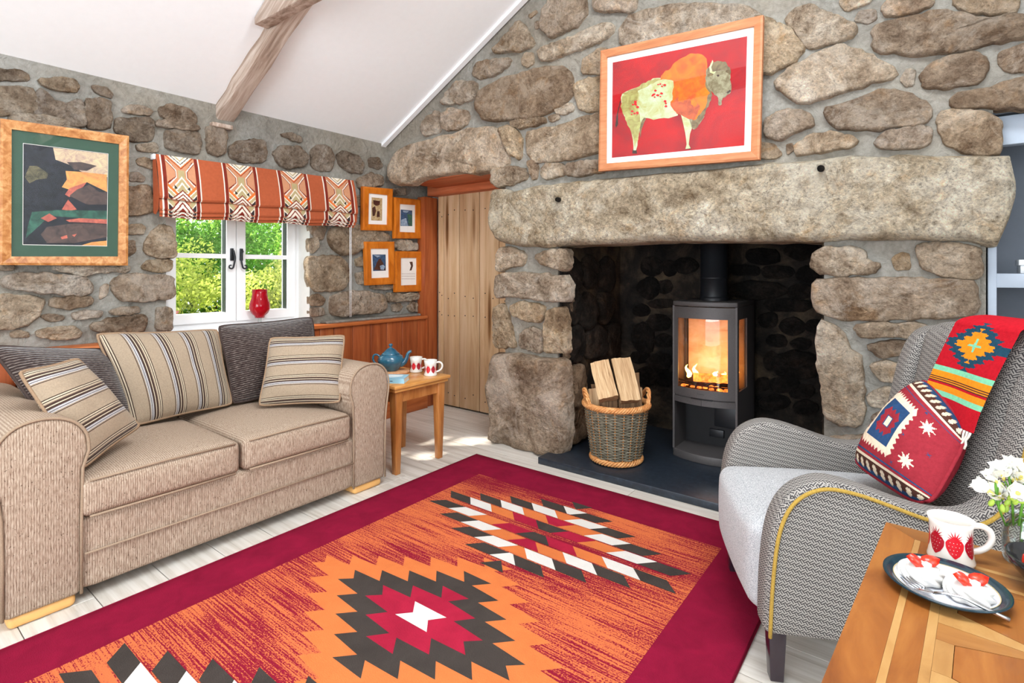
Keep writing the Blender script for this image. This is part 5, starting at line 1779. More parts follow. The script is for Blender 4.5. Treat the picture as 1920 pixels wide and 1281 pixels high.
fl_ = lathe('flue_pipe', [(.082, 1.03), (.082, 1.17), (.0835, 1.171), (.0835, 1.177), (.082, 1.178), (.082, 2.0)], (-1.065, 3.53, 0), 'flue_black', stv, 40)
lathe('flue_collar', [(.088, 1.03), (.088, 1.05), (.082, 1.055)], (-1.065, 3.53, 0), 'flue_black', stv, 40)

# ------------------------------------------------------------------ log basket
wood('grey_willow', [(.3, rgb(74, 70, 58)), (.5, rgb(112, 106, 90)), (.7, rgb(148, 142, 124))], (30, 30, 60), .7, .2)
wood('gold_willow', [(.3, rgb(176, 110, 56)), (.5, rgb(206, 144, 86)), (.7, rgb(224, 172, 116))], (30, 30, 60), .6, .2)
BX, BYc, BZ = -1.512, 3.035, HZ
bas = thing('log_basket', 'round grey willow log basket with golden rim on the hearth', 'basket', (BX, BYc, BZ))
def brad(z):
    return .146 + (.192 - .146) * min(1, z / .345)
NS = 22
B = Bag()
for k in range(NS):
    an = 2 * math.pi * k / NS
    pts = [(BX + brad(z) * math.cos(an), BYc + brad(z) * math.sin(an), BZ + z) for z in (.01, .12, .24, .34)]
    vs, fs = tube_data(pts, .0042, 6)
    B.add(vs, fs)
B.build('stakes', 'gold_willow', bas, True)['kind'] = 'stuff'
B = Bag()
rows = 34
for j in range(rows):
    z = .045 + j * (.29 / rows)
    pts = []
    for i in range(NS * 4):
        an = 2 * math.pi * i / (NS * 4)
        w = math.cos(NS / 2 * an + (j % 2) * math.pi) * .0062
        r_ = brad(z) + w
        pts.append((BX + r_ * math.cos(an), BYc + r_ * math.sin(an), BZ + z))
    vs, fs = tube_data(pts, .0046, 5, True)
    B.add(vs, fs)
B.build('weave', 'grey_willow', bas, True)['kind'] = 'stuff'
def braid(name, z0, r0, R, strands, twists, th, lift=None):
    B = Bag()
    for s_ in range(strands):
        pts = []
        for i in range(120):
            an = 2 * math.pi * i / 120
            ph = twists * an + 2 * math.pi * s_ / strands
            rr_ = r0 + R * math.cos(ph)
            zz = z0 + R * math.sin(ph) + (lift(an) if lift else 0)
            pts.append((BX + rr_ * math.cos(an), BYc + rr_ * math.sin(an), BZ + zz))
        vs, fs = tube_data(pts, th, 6, True)
        B.add(vs, fs)
    return B.build(name, 'gold_willow', bas, True)
braid('rim', .352, .194, .013, 5, 14, .0075)
braid('foot_rim', .022, .150, .012, 4, 12, .0068)
lathe('floor', [(0, .015), (.14, .015), (.14, .02), (0, .02)], (BX, BYc, BZ), 'grey_willow', bas, 24)
for s_ in (-1, 1):
    hc = math.atan2(RT.y, RT.x) + (0 if s_ > 0 else math.pi)
    B = Bag()
    for q_ in range(3):
        pts = []
        for i in range(25):
            f = i / 24
            an = hc + (f - .5) * .9
            ph = f * 14 + q_ * 2.09
            pts.append((BX + (.197 + .008 * math.cos(ph)) * math.cos(an), BYc + (.197 + .008 * math.cos(ph)) * math.sin(an), BZ + .352 + .085 * math.sin(f * math.pi) ** .7 + .008 * math.sin(ph)))
        vs, fs = tube_data(pts, .007, 6)
        B.add(vs, fs)
    B.build('handle', 'gold_willow', bas, True)
# split logs standing in the basket
wood('split_wood', [(.28, rgb(140, 106, 74)), (.45, rgb(186, 150, 110)), (.6, rgb(208, 176, 136)), (.8, rgb(226, 200, 166))], (90, 5, 1), .8, .5, kind='UV')
wood('log_end', [(.3, rgb(120, 84, 56)), (.6, rgb(160, 122, 86))], (40, 40, 40), .85, .4)
wood('dark_split_wood', [(.28, rgb(80, 58, 42)), (.5, rgb(124, 94, 66)), (.75, rgb(160, 126, 92))], (90, 5, 1), .85, .5, kind='UV')
def log(label, bot, top, sec, mat, rot=0.0):
    bot, top = Vector(bot), Vector(top)
    d = (top - bot).normalized()
    a = d.cross(FW).normalized()
    b = a.cross(d).normalized()
    a, b = a * math.cos(rot) + b * math.sin(rot), b * math.cos(rot) - a * math.sin(rot)
    n = 9
    sec = resample(sec, 20)
    vs, fs = [], []
    for i in range(n + 1):
        p = bot.lerp(top, i / n)
        for x, y in sec:
            q_ = p + a * x + b * y
            q_ += noise.noise_vector(Vector((x * 40, y * 40, i * .25)) + bot * 9) * .006
            vs.append(q_)
    m = len(sec)
    for i in range(n):
        for k in range(m):
            fs.append((i * m + k, i * m + (k + 1) % m, (i + 1) * m + (k + 1) % m, (i + 1) * m + k))
    mi = [0] * len(fs) + [1, 1]
    fs += [tuple(range(m))[::-1], tuple(n * m + k for k in range(m))]
    o = mesh('split_log', vs, fs, [mat, 'log_end'], None, True, mi)
    ul = o.data.uv_layers.new(name='UVMap')
    for p_ in o.data.polygons:
        base_ = min(o.data.loops[li].vertex_index % m for li in p_.loop_indices)
        for li in p_.loop_indices:
            vi = o.data.loops[li].vertex_index
            kk = vi % m
            if base_ == 0 and kk == m - 1 and len(p_.loop_indices) == 4:
                kk = -1
            ul.data[li].uv = (kk * .02, vi // m * .03)
    o.data.set_sharp_from_angle(angle=math.radians(35))
    return tag(o, label, 'log', 'logs in the basket')
bc = Vector((BX, BYc, BZ))
def lp_(r, f, z):
    return bc + RT * r + FW * f + Vector((0, 0, z))
wedge = [(-.055, -.02), (.05, -.025), (.045, .03), (0, .05), (-.05, .035)]
log('broad split log leaning outward in the basket, front one', lp_(-.07, -.13, .405), lp_(-.10, .02, .595), [(-.062, -.03), (.056, -.04), (.052, .02), (-.055, .03)], 'split_wood', .2)
log('tallest pale split log in the middle of the basket', lp_(.058, -.125, .39), lp_(.028, .02, .62), [(-.060, -.03), (.062, -.03), (.05, .03), (-.05, .03)], 'split_wood', -.15)
log('darker split log in the basket, next to the stove', lp_(.125, .0, .30), lp_(.118, .05, .53), [(-.042, -.025), (.035, -.035), (.045, .02), (-.025, .04)], 'dark_split_wood', .4)
log('split log standing low in the basket under the tallest log', lp_(.05, -.06, .03), lp_(.05, -.05, .395), [(-.05, -.04), (.05, -.04), (.045, .04), (-.045, .04)], 'dark_split_wood', .1)
log('split log standing low in the basket under the broad log', lp_(-.055, -.06, .03), lp_(-.06, -.05, .40), [(-.05, -.04), (.045, -.04), (.045, .04), (-.045, .04)], 'dark_split_wood', -.1)
log('short split log leaning at the basket edge by the stone pier', lp_(-.12, -.03, .25), lp_(-.135, .03, .435), [(-.03, -.02), (.035, -.02), (.02, .03), (-.03, .02)], 'split_wood', .3)
log('small split log at the basket back', lp_(-.10, .06, .22), lp_(-.11, .1, .45), [(-.03, -.02), (.03, -.02), (.03, .02), (-.03, .02)], 'dark_split_wood')
log('little log end showing behind the basket handle', lp_(.15, .05, .2), lp_(.15, .075, .435), [(-.025, -.02), (.025, -.02), (.025, .02), (-.025, .02)], 'split_wood')

# ------------------------------------------------------------------ armchair
def fretwork(name, pale, dark, cell=.0125, rot=33):
    t = NT(name)
    tc = t.n('ShaderNodeTexCoord')
    mp = t.n('ShaderNodeMapping')
    mp.inputs['Rotation'].default_value = (0, 0, math.radians(rot))
    mp.inputs['Scale'].default_value = (1 / cell, 1 / cell, 1)
    t.l(tc.outputs['UV'], mp.inputs[0])
    sp = t.n('ShaderNodeSeparateXYZ')
    t.l(mp.outputs[0], sp.inputs[0])
    x, y = sp.outputs[0], sp.outputs[1]
    par_ = t.math('MODULO', t.math('ADD', t.math('ADD', t.math('FLOOR', x), t.math('FLOOR', y)), 4000.0), 2.0)
    sel = t.math('GREATER_THAN', par_, .5)
    fx, fy = t.math('FRACT', x), t.math('FRACT', y)
    s1 = t.math('GREATER_THAN', t.math('FRACT', t.math('MULTIPLY', fx, 2.0)), .46)
    s2 = t.math('GREATER_THAN', t.math('FRACT', t.math('MULTIPLY', fy, 2.0)), .46)
    m = t.math('ADD', t.math('MULTIPLY', sel, s1), t.math('MULTIPLY', t.math('SUBTRACT', 1.0, sel), s2))
    c = t.mix(m, dark, pale)
    v = t.coord((600, 600, 600), rand=False)
    f = t.noise(v, 1.0, 2, .5)
    c = t.mix(.4, c, t.mix(1.0, c, t.ramp(f, [(.3, (.7, .7, .7, 1)), (.7, (1.2, 1.2, 1.2, 1))]), 'MULTIPLY'))
    t.col(c)
    t.bump(m, .25, .002)
    return t.set(.9, .1)
fretwork('fret_cloth', rgb(160, 155, 149), rgb(66, 63, 64), .0118)
cloth('seat_cloth', rgb(178, 178, 180), rgb(136, 138, 142), rgb(202, 202, 202), (420, 160, 420), .12)
plain('gold_cord', rgb(196, 160, 72), .6, .3, vary=.3, scale=400, bump=.8)
plain('dark_leg', rgb(40, 26, 36), .3, .5, vary=.1, coat=.3)

ch_f = Vector((-.895, -.446, 0)).normalized()
ch_r = Vector((ch_f.y, -ch_f.x, 0))
ch_c = Vector((-.4925, 1.995, 0)) - ch_f * .345
chair = thing('armchair', 'grey fretwork-patterned wing armchair with yellow piping beside the hearth', 'armchair', tuple(ch_c))
def CH(x, y, z):
    """x to the sitter's right, y forward"""
    return ch_c + ch_r * x + ch_f * y + Vector((0, 0, z))
arm_out = [(.375, .165), (.372, .30), (.362, .42), (.345, .50), (.315, .56), (.27, .60), (.21, .62), (.14, .612), (.06, .588), (-.02, .562), (-.09, .548), (-.15, .552), (-.195, .575), (-.228, .62), (-.25, .69), (-.27, .78), (-.29, .87), (-.315, .94), (-.35, .99), (-.40, 1.01), (-.45, 1.0), (-.47, .9), (-.44, .6), (-.41, .3), (-.39, .165)]
def smooth_line(p, n=3):
    out = []
    for i in range(len(p) - 1):
        p0, p1, p2, p3 = [Vector(p[max(0, min(len(p) - 1, i + k))]) for k in (-1, 0, 1, 2)]
        for k in range(n):
            t_ = k / n
            out.append(tuple(.5 * ((2 * p1) + (p2 - p0) * t_ + (2 * p0 - 5 * p1 + 4 * p2 - p3) * t_ * t_ + (3 * p1 - p0 - 3 * p2 + p3) * t_ ** 3)))
    return out + [tuple(p[-1])]
ao = smooth_line(arm_out, 3)
for s, xi, xo in ((-1, -.255, -.355), (1, .255, .355)):
    flare = lambda a, b, d: tuple(CH(d + (.012 * math.sin(max(0, min(1, (b - .165) / .45)) * math.pi) * (1 if d > 0 else -1) if abs(d) > .3 else 0), a, b))
    arm = prism('wing_arm', ao, flare, xi, xo, 'fret_cloth', chair, .026, 4, uv=None, angle=60)
    # metric UVs in the plane of the arm
    me = arm.data
    l = me.uv_layers.new(name='UVMap')
    for p in me.polygons:
        n_ = p.normal
        side_ = abs(n_.dot(ch_r)) > .6
        for li in p.loop_indices:
            co = me.vertices[me.loops[li].vertex_index].co - ch_c
            if side_:
                l.data[li].uv = (co.dot(ch_f), co.z)
            elif abs(n_.z) > .6:
                l.data[li].uv = (co.dot(ch_f), co.dot(ch_r))
            else:
                l.data[li].uv = (co.dot(ch_r), co.z)
    edge = []
    for i in range(63):
        q0, q1 = Vector(ao[max(0, i - 1)]), Vector(ao[i + 1])
        d_ = (q1 - q0).normalized()
        a, b = ao[i][0] - abs(d_.y) * .016 * (1 if i < 20 else .6), ao[i][1] - abs(d_.x) * .016
        edge.append(CH(xo + .003 * s + .012 * s * math.sin(max(0, min(1, (b - .165) / .45)) * math.pi), a, b))
    if s < 0:
        tube('cord_piping', edge, .0055, 'gold_cord', arm, 8)
# seat block, backrest
def uv_chair(o):
    me = o.data
    l = me.uv_layers.new(name='UVMap')
    for p in me.polygons:
        n_ = p.normal
        for li in p.loop_indices:
            co = me.vertices[me.loops[li].vertex_index].co - ch_c
            if abs(n_.z) > .6:
                l.data[li].uv = (co.dot(ch_f), co.dot(ch_r))
            elif abs(n_.dot(ch_f)) > .5:
                l.data[li].uv = (co.dot(ch_r), co.z)
            else:
                l.data[li].uv = (co.dot(ch_f), co.z)
Mch = Matrix((ch_r, ch_f, Vector((0, 0, 1)))).transposed()
uv_chair(softbox('seat', CH(0, .06, .31), (.262, .33, .14), .045, 'seat_cloth', chair, (0, .02, .025), 16, Mch))
tilt = Mch @ Matrix.Rotation(math.radians(-13), 3, 'X')
bk_ = softbox('backrest', CH(0, -.335, .68), (.262, .065, .345), .055, 'fret_cloth', chair, (0, .02, .03), 16, Mch @ Matrix.Rotation(math.radians(11), 3, 'X'))
uv_chair(bk_)
uv_chair(softbox('base_rail', CH(0, -.0, .20), (.27, .36, .045), .02, 'fret_cloth', chair, (0, 0, 0), 8, Mch))
for x, y in ((-.285, .325), (.285, .325), (-.27, -.34), (.27, -.34)):
    bm = bm_box((-.026, -.026, 0), (.026, .026, .18))
    for v in bm.verts:
        k_ = 1.0 if v.co.z > .1 else .72
        v.co = CH(x + v.co.x * k_, y + v.co.y * k_, v.co.z)
    bmobj('leg', bm, 'dark_leg', chair, True, .003)

# kilim cushion on the chair
def kil(name, c):
    return plain(name, c, .95, .08, vary=.12, scale=90, bump=.5)
kil('kilim_red', rgb(146, 44, 54)); kil('kilim_blue', rgb(44, 72, 110)); kil('kilim_cream', rgb(224, 206, 182)); kil('kilim_scarlet', rgb(186, 26, 40))
kil('kilim_teal', rgb(36, 72, 92)); kil('kilim_orange', rgb(236, 142, 34)); kil('kilim_mint', rgb(130, 206, 168)); kil('kilim_brown', rgb(80, 50, 42)); kil('kilim_white', rgb(236, 228, 214))
def zig_rect(cx, cy, w, h, n, amp):
    """rectangle with saw-toothed sides"""
    p = []
    cs = [(cx - w / 2, cy - h / 2), (cx + w / 2, cy - h / 2), (cx + w / 2, cy + h / 2), (cx - w / 2, cy + h / 2)]
    for k in range(4):
        a, b = Vector(cs[k]), Vector(cs[(k + 1) % 4])
        d = (b - a).normalized()
        o = Vector((d.y, -d.x))
        for i in range(n):
            p.append(tuple(a.lerp(b, i / n)))
            p.append(tuple(a.lerp(b, (i + .5) / n) + o * amp))
    return p
def star(cx, cy, r):
    return [(cx + (r if k % 2 == 0 else r * .42) * math.cos(math.pi * k / 8), cy + (r if k % 2 == 0 else r * .42) * math.sin(math.pi * k / 8)) for k in range(16)]
rc = lambda x0, y0, x1, y1: [(x0, y0), (x1, y0), (x1, y1), (x0, y1)]
lay = [
    (3, [rc(0, .0, 1, .10), rc(0, .90, 1, 1)]), (2, [rc(0, .10, 1, .125), rc(0, .875, 1, .90)]), (1, [rc(0, 0, 1, .03), rc(0, .97, 1, 1), rc(0, .15, 1, .165), rc(0, .835, 1, .85)]),
    (2, [zig_rect(x, .05 if v_ == 0 else .95, .035, .05, 2, .01) for x in [k * .1 + .05 for k in range(10)] for v_ in (0, 1)]),
    (2, [zig_rect(.38, .5, .46, .52, 9, .035)]), (1, [zig_rect(.38, .5, .37, .42, 8, .0)]), (0, [zig_rect(.38, .5, .20, .20, 3, .04)]), (1, [zig_rect(.38, .5, .10, .11, 1, 0)]), (2, [zig_rect(.38, .5, .075, .085, 1, 0)]),
    (2, [star(.78, .30, .085), star(.78, .72, .085), star(.10, .30, .07), star(.10, .72, .07)]),
    (1, [star(.67, .20, .02), star(.67, .82, .02), star(.9, .5, .025), star(.66, .5, .02)]),
]
KN = ch_f * .78 + Vector((0, 0, .60)) + ch_r * (-.18)
KP = CH(-.02, -.045, .56)
kq = [onP(x, y, KP, KN) for x, y in ((1594, 862), (1738, 956), (1818, 812), (1728, 704))]
print('KIL', [tuple(round(x, 3) for x in p) for p in kq], [(kq[i] - kq[(i + 1) % 4]).length for i in range(4)])
cushion('kilim_cushion', 'red kilim cushion with a blue and cream centre on the armchair', kq, .085, ['kilim_red', 'kilim_blue', 'kilim_cream', 'kilim_brown'], n=30, seam='kilim_red', painted_layers=lay, res=(130, 130), pull=-.02, rnd=.13)

# throw over the chair back
def throw_fn(u, v):
    # v runs from the rear hem over the top to the front hem
    x = -.285 + .29 * u
    L = v * .86
    x = x + .13 * max(0, L - .5)
    if L < .40:
        y, z = -.488 + .02 * math.sin(u * 5) * (1 - L / .4), .68 + L
        y -= .0
    elif L < .56:
        a = (L - .40) / .16 * math.pi
        y, z = -.40 - .088 * math.cos(a), 1.042 + .034 * math.sin(a)
    else:
        s_ = L - .56
        y, z = -.312 + s_ * .20 + .018 * math.sin(math.pi * min(1, s_ / .5)), 1.042 - s_ * .975
        y += .006 * (1 + math.sin(u * 6 + 1)) * min(1, s_ * 4)
    if L < .40:
        z = 1.042 - (.40 - L)
    return CH(x, y + .004, z)
tl = []
def V(p):     # design: u across, w up from the front hem
    return [(a, 1 - b) for a, b in p]
for m, a, b in ((6, .075, .095), (5, .095, .12), (7, .125, .129), (5, .129, .133), (7, .133, .137), (5, .137, .141), (7, .141, .145), (5, .145, .17), (6, .17, .19)):
    tl.append((m, [V(rc(0, a, 1, b))]))
cxm, cym = .52, .285
def med(w, h, n, nx):
    return V(quad_sym(saw(-w / 2, h * .06, n, w / 2 * .86 / (n - 1), h * .44 / (n - 1), (nx, h * .05), -w / 2 + nx * .35), cxm, cym))
tl += [(4, [med(.98, .19, 5, .17)]), (5, [med(.66, .13, 4, .15)]), (6, [med(.24, .05, 2, .10)]), (4, [V(rc(0, .27, .14, .30))])]
thr = thing('throw_blanket', 'scarlet woven throw with an orange medallion over the armchair back', 'throw', tuple(CH(-.09, -.40, .6)))
painted('woven_cloth', throw_fn, 90, 260, ['kilim_scarlet', 'kilim_blue', 'kilim_cream', 'kilim_scarlet', 'kilim_teal', 'kilim_orange', 'kilim_mint', 'kilim_brown'], tl, thr)
B = Bag()
rr = random.Random(11)
for k in range(22):
    u = (k + .5) / 22
    p = throw_fn(u, 1.0)
    pts = [p + ch_f * (.004 + .004 * i) + ch_r * rr.uniform(-.004, .004) * i - Vector((0, 0, .012 * i)) for i in range(5)]
    vs, fs = tube_data(pts, .0032, 5)
    B.add(vs, fs)
fr = B.build('fringe', 'kilim_white', thr, True)
fr['kind'] = 'stuff'

# ------------------------------------------------------------------ inlaid table in the foreground
FT = .62
wood('inlay_brown', [(.3, rgb(112, 60, 24)), (.5, rgb(140, 82, 34)), (.7, rgb(162, 104, 48))], (12, 3, 12), .4, .06, rand_tint=.14, coat=.1)
wood('inlay_cross', [(.3, rgb(118, 70, 32)), (.5, rgb(144, 94, 46)), (.7, rgb(164, 114, 60))], (3, 12, 12), .4, .06, rand_tint=.14, coat=.1)
wood('inlay_pale', [(.3, rgb(148, 104, 56)), (.5, rgb(166, 122, 70)), (.7, rgb(180, 140, 86))], (14, 5, 14), .4, .05, rand_tint=.06, coat=.1)
ft = thing('inlaid_table', 'wooden table with an inlaid parquet top in the near corner', 'table', (-.067, 1.555, 0))
FX0, FX1, FY0, FY1 = -.067, .427, .86, 1.555
def plate_(name, pts, mat, z0=FT - .012, z1=FT):
    return prism(name, pts, lambda a, b, d: (a, b, d), z0, z1, mat, ft, 0, 1, False)
box('table_board', (FX0 + .002, FY0 + .002, FT - .035), (FX1 - .002, FY1 - .002, FT - .010), 'inlay_brown', ft, .003)
bw = .059
cuts = [FX0, FX0 + bw, FX0 + bw + .011, FX0 + bw + .045, FX0 + bw + .0585]
mx = (FX0 + FX1) / 2
g_ = .00015
plate_('border_board', [(FX0, FY0), (FX0 + bw - g_, FY0 + bw), (FX0 + bw - g_, FY1 - bw), (FX0, FY1 - g_)], 'inlay_brown')
plate_('border_board', [(FX1, FY0), (FX1 - bw + g_, FY0 + bw), (FX1 - bw + g_, FY1 - bw), (FX1, FY1 - g_)], 'inlay_brown')
plate_('border_board', [(FX0 + g_, FY1), (FX1 - g_, FY1), (FX1 - bw, FY1 - bw + g_), (FX0 + bw, FY1 - bw + g_)], 'inlay_cross')
plate_('border_board', [(FX0 + g_, FY0), (FX1 - g_, FY0), (FX1 - bw, FY0 + bw - g_), (FX0 + bw, FY0 + bw - g_)], 'inlay_cross')
IY0, IY1 = FY0 + bw, FY1 - bw
for i, m in ((1, 'inlay_pale'), (2, 'inlay_brown'), (3, 'inlay_pale')):
    for sgn in (0, 1):
        a, b = cuts[i] + g_, cuts[i + 1] - g_
        if sgn:
            a, b = 2 * mx - b, 2 * mx - a
        plate_('inlay_strip', [(a, IY0 + g_), (b, IY0 + g_), (b, IY1 - g_), (a, IY1 - g_)], m)
ix0, ix1 = cuts[4] + g_, 2 * mx - cuts[4] - g_
# centre: cross boards at the back, hexagons below
y = IY1
for w_, m in ((.05, 'inlay_cross'), (.012, 'inlay_pale'), (.05, 'inlay_cross'), (.012, 'inlay_pale')):
    plate_('cross_board', [(ix0, y - w_ + g_), (ix1, y - w_ + g_), (ix1, y - g_), (ix0, y - g_)], m)
    y -= w_
hx = .105
while y - .2 > IY0 - .03:
    yt, yb = y, y - .2
    ym = (yt + yb) / 2
    plate_('hexagon_inlay', [(mx - hx, ym), (mx - hx, ym + .045), (mx, yt - .014), (mx + hx, ym + .045), (mx + hx, ym - .045), (mx, yb + .014), (mx - hx, ym - .045)], 'inlay_brown')
    for sx in (-1, 1):
        plate_('inlay_strip', [(mx + sx * (hx + .001), ym - .046), (mx + sx * (ix1 - mx), ym - .046), (mx + sx * (ix1 - mx), ym + .046), (mx + sx * (hx + .001), ym + .046)], 'inlay_pale')
        for sy in (-1, 1):
            ye = yt if sy > 0 else yb
            plate_('inlay_corner', [(mx + sx * .001, ye - sy * .0135), (mx + sx * (hx + .001), ym + sy * .0465), (mx + sx * (ix1 - mx), ym + sy * .0465), (mx + sx * (ix1 - mx), ye - sy * .0005), (mx + sx * .001, ye - sy * .0005)], 'inlay_pale' if sy * sx > 0 else 'inlay_cross')
    y = yb
for a, b in ((FX0 + .03, FY0 + .03), (FX1 - .03, FY0 + .03), (FX0 + .045, FY1 - .05), (FX1 - .03, FY1 - .05)):
    box('leg', (a - .02, b - .02, 0), (a + .02, b + .02, FT - .035), 'inlay_brown', ft, .003)
for lo, hi in (((FX0 + .03, FY1 - .06, FT - .11), (FX1 - .03, FY1 - .045, FT - .035)), ((FX0 + .035, FY0 + .03, FT - .11), (FX0 + .05, FY1 - .05, FT - .035))):
    box('apron', lo, hi, 'inlay_brown', ft)

ft.rotation_euler = (0, 0, math.radians(-4.2))
mug('cream strawberry mug on the inlaid table behind the plate', .048, 1.432, FT, .088, yaw=-.25, sc=.93)

# plate
t = NT('teal_glaze')
t.col(rgb(10, 42, 54)); t.b.inputs['Coat Weight'].default_value = .2; t.set(.2, .4)
plain('plate_white', rgb(200, 203, 212), .2, .5, vary=.02, coat=.5)
PC = tuple(onZ(1771, 1096, FT + .012).xy) + (FT,)
PK = .80
plt = thing('dinner_plate', 'white plate with a dark teal rim on the inlaid table', 'plate', PC)
sc_p = lambda pr: [(r_ * PK, z_) for r_, z_ in pr]
lathe('dish', sc_p([(0, .006), (.07, .006), (.080, .008), (.098, .0145)]), PC, 'plate_white', plt, 64)
lathe('rim', sc_p([(.098, .0145), (.104, .0165), (.117, .021), (.119, .0205), (.119, .018), (.10, .009), (.072, .001), (.0, .001)]), PC, 'teal_glaze', plt, 64)
lathe('rim_line', sc_p([(.0965, .0146), (.0985, .0152)]), PC, 'blind_sand', plt, 64)

# meringues with strawberries
t = NT('meringue')
t.col(rgb(212, 209, 204)); t.set(.55, .3)
t = NT('strawberry')
v = t.coord()
t.col(t.ramp(t.noise(v, 120, 3), [(.35, rgb(196, 24, 14)), (.62, rgb(232, 56, 24))])); t.b.inputs['Coat Weight'].default_value = .4
t.bump(t.noise(v, 260, 2), .4, .002); t.set(.3, .5)
plain('berry_flesh', rgb(238, 120, 96), .35, .4, vary=.2, scale=150)
def meringue(label, x, y, yaw):
    z0 = FT + .0085
    root = thing('meringue_nest', label, 'meringue', (x, y, z0), 'meringues on the plate')
    vs, fs = [], []
    nu, nr = 64, 14
    for j in range(nr + 1):
        f = j / nr
        for i in range(nu):
            an = 2 * math.pi * i / nu
            sw = 1 + .075 * math.cos(9 * (an + f * 1.6))
            r_ = .036 * (1 - f ** 2.2) ** .5 * sw if f < .72 else .036 * (1 - f ** 2.2) ** .5
            r_ *= 1 + .05 * noise.noise(Vector((math.cos(an) * 2, math.sin(an) * 2, f * 3 + x * 9)))
            vs.append((x + r_ * math.cos(an), y + r_ * math.sin(an), z0 + .029 * f ** .8))
    for j in range(nr):
        for i in range(nu):
            fs.append((j * nu + i, j * nu + (i + 1) % nu, (j + 1) * nu + (i + 1) % nu, (j + 1) * nu + i))
    fs.append(tuple(range(nu))[::-1])
    mesh('whirl', vs, fs, 'meringue', root, True)
    B = Bag()
    for k in range(9):
        an = k * 2.4
        r_ = .013 * (k / 9) ** .5
        vs, fs = lathe_data([(0, -.004), (.009, 0), (.008, .006), (0, .009)], (x + r_ * math.cos(an), y + r_ * math.sin(an), z0 + .026), 10)
        B.add(vs, fs)
    B.build('cream', 'meringue', root, True)
    # two cut slices leaning on each other
    for sg in (-1, 1):
        base = Vector((x, y, z0 + .031)) + RT * sg * .010 - FW * .004
        ax = (RT * sg * .75 + Vector((0, 0, .55 if sg < 0 else .12))).normalized()
        sd_ = (FW * .8 + Vector((0, 0, .6))).normalized()
        sd_ = (sd_ - ax * sd_.dot(ax)).normalized()
        nn = ax.cross(sd_)
        out = [(-.018, -.006), (-.012, -.012), (0, -.013), (.012, -.009), (.022, 0), (.012, .009), (0, .013), (-.012, .012), (-.018, .006)]
        m_ = len(out)
        vs = [base + ax * (a * .85 + .004) + sd_ * b * .85 + nn * d for d in (-.0045, .0045) for a, b in out]
        vs += [base + ax * .002 + nn * -.0075, base + ax * .002 + nn * .0075]
        fs = [(i, (i + 1) % m_, m_ + (i + 1) % m_, m_ + i) for i in range(m_)] + [((i + 1) % m_, i, 2 * m_) for i in range(m_)] + [(m_ + i, m_ + (i + 1) % m_, 2 * m_ + 1) for i in range(m_)]
        mesh('strawberry_slice', vs, fs, 'strawberry', root, True)
    return root
m1, m2 = onZ(1727, 1082, FT + .0085), onZ(1816, 1118, FT + .0085)
meringue('meringue with strawberry slices by the fork tines', m1.x, m1.y, 0)
meringue('meringue with strawberry slices by the bowl', m2.x, m2.y, 0)

# fork
plain('cutlery_steel', rgb(190, 190, 192), .18, .6, 1.0, vary=.03)
fk = thing('fork', 'steel fork lying across the plate edge', 'fork', (.03, 1.25, FT))
def FP(x, y, z):
    return onZ(x, y, FT + z)
neck, tip, end_ = FP(1752, 1112, .022), FP(1697, 1081, .018), FP(1893, 1163, .012)
d = (tip - neck).normalized()
w = Vector((-d.y, d.x, 0)).normalized()
tube('handle', [neck, neck.lerp(end_, .15) + Vector((0, 0, .006)), neck.lerp(end_, .4) + Vector((0, 0, .010)), neck.lerp(end_, .75) + Vector((0, 0, .004)), end_], [.0028, .0024, .0026, .0036, .0042], 'cutlery_steel', fk, 8)
L = (tip - neck).length
hv, hf = [], []
for i in range(9):
    f = i / 8
    p = neck.lerp(tip, f * .5) + Vector((0, 0, -.006 * math.sin(f * math.pi * .5)))
    hw = .0028 + .0095 * min(1, f * 1.6) ** .8
    hv += [p + w * hw, p - w * hw, p - w * hw - Vector((0, 0, .0014)), p + w * hw - Vector((0, 0, .0014))]
for i in range(8):
    for k in range(4):
        hf.append((i * 4 + k, i * 4 + (k + 1) % 4, i * 4 + 4 + (k + 1) % 4, i * 4 + 4 + k))
mesh('head', hv, hf, 'cutlery_steel', fk, True)
for k in range(4):
    o_ = w * (-.0105 + .007 * k)
    a = neck.lerp(tip, .48) + o_ + Vector((0, 0, -.006))
    tube('tine', [a, neck.lerp(tip, .75) + o_ + Vector((0, 0, -.006)), tip + o_ * .9 + Vector((0, 0, -.001))], [.0018, .0016, .0009], 'cutlery_steel', fk, 6)

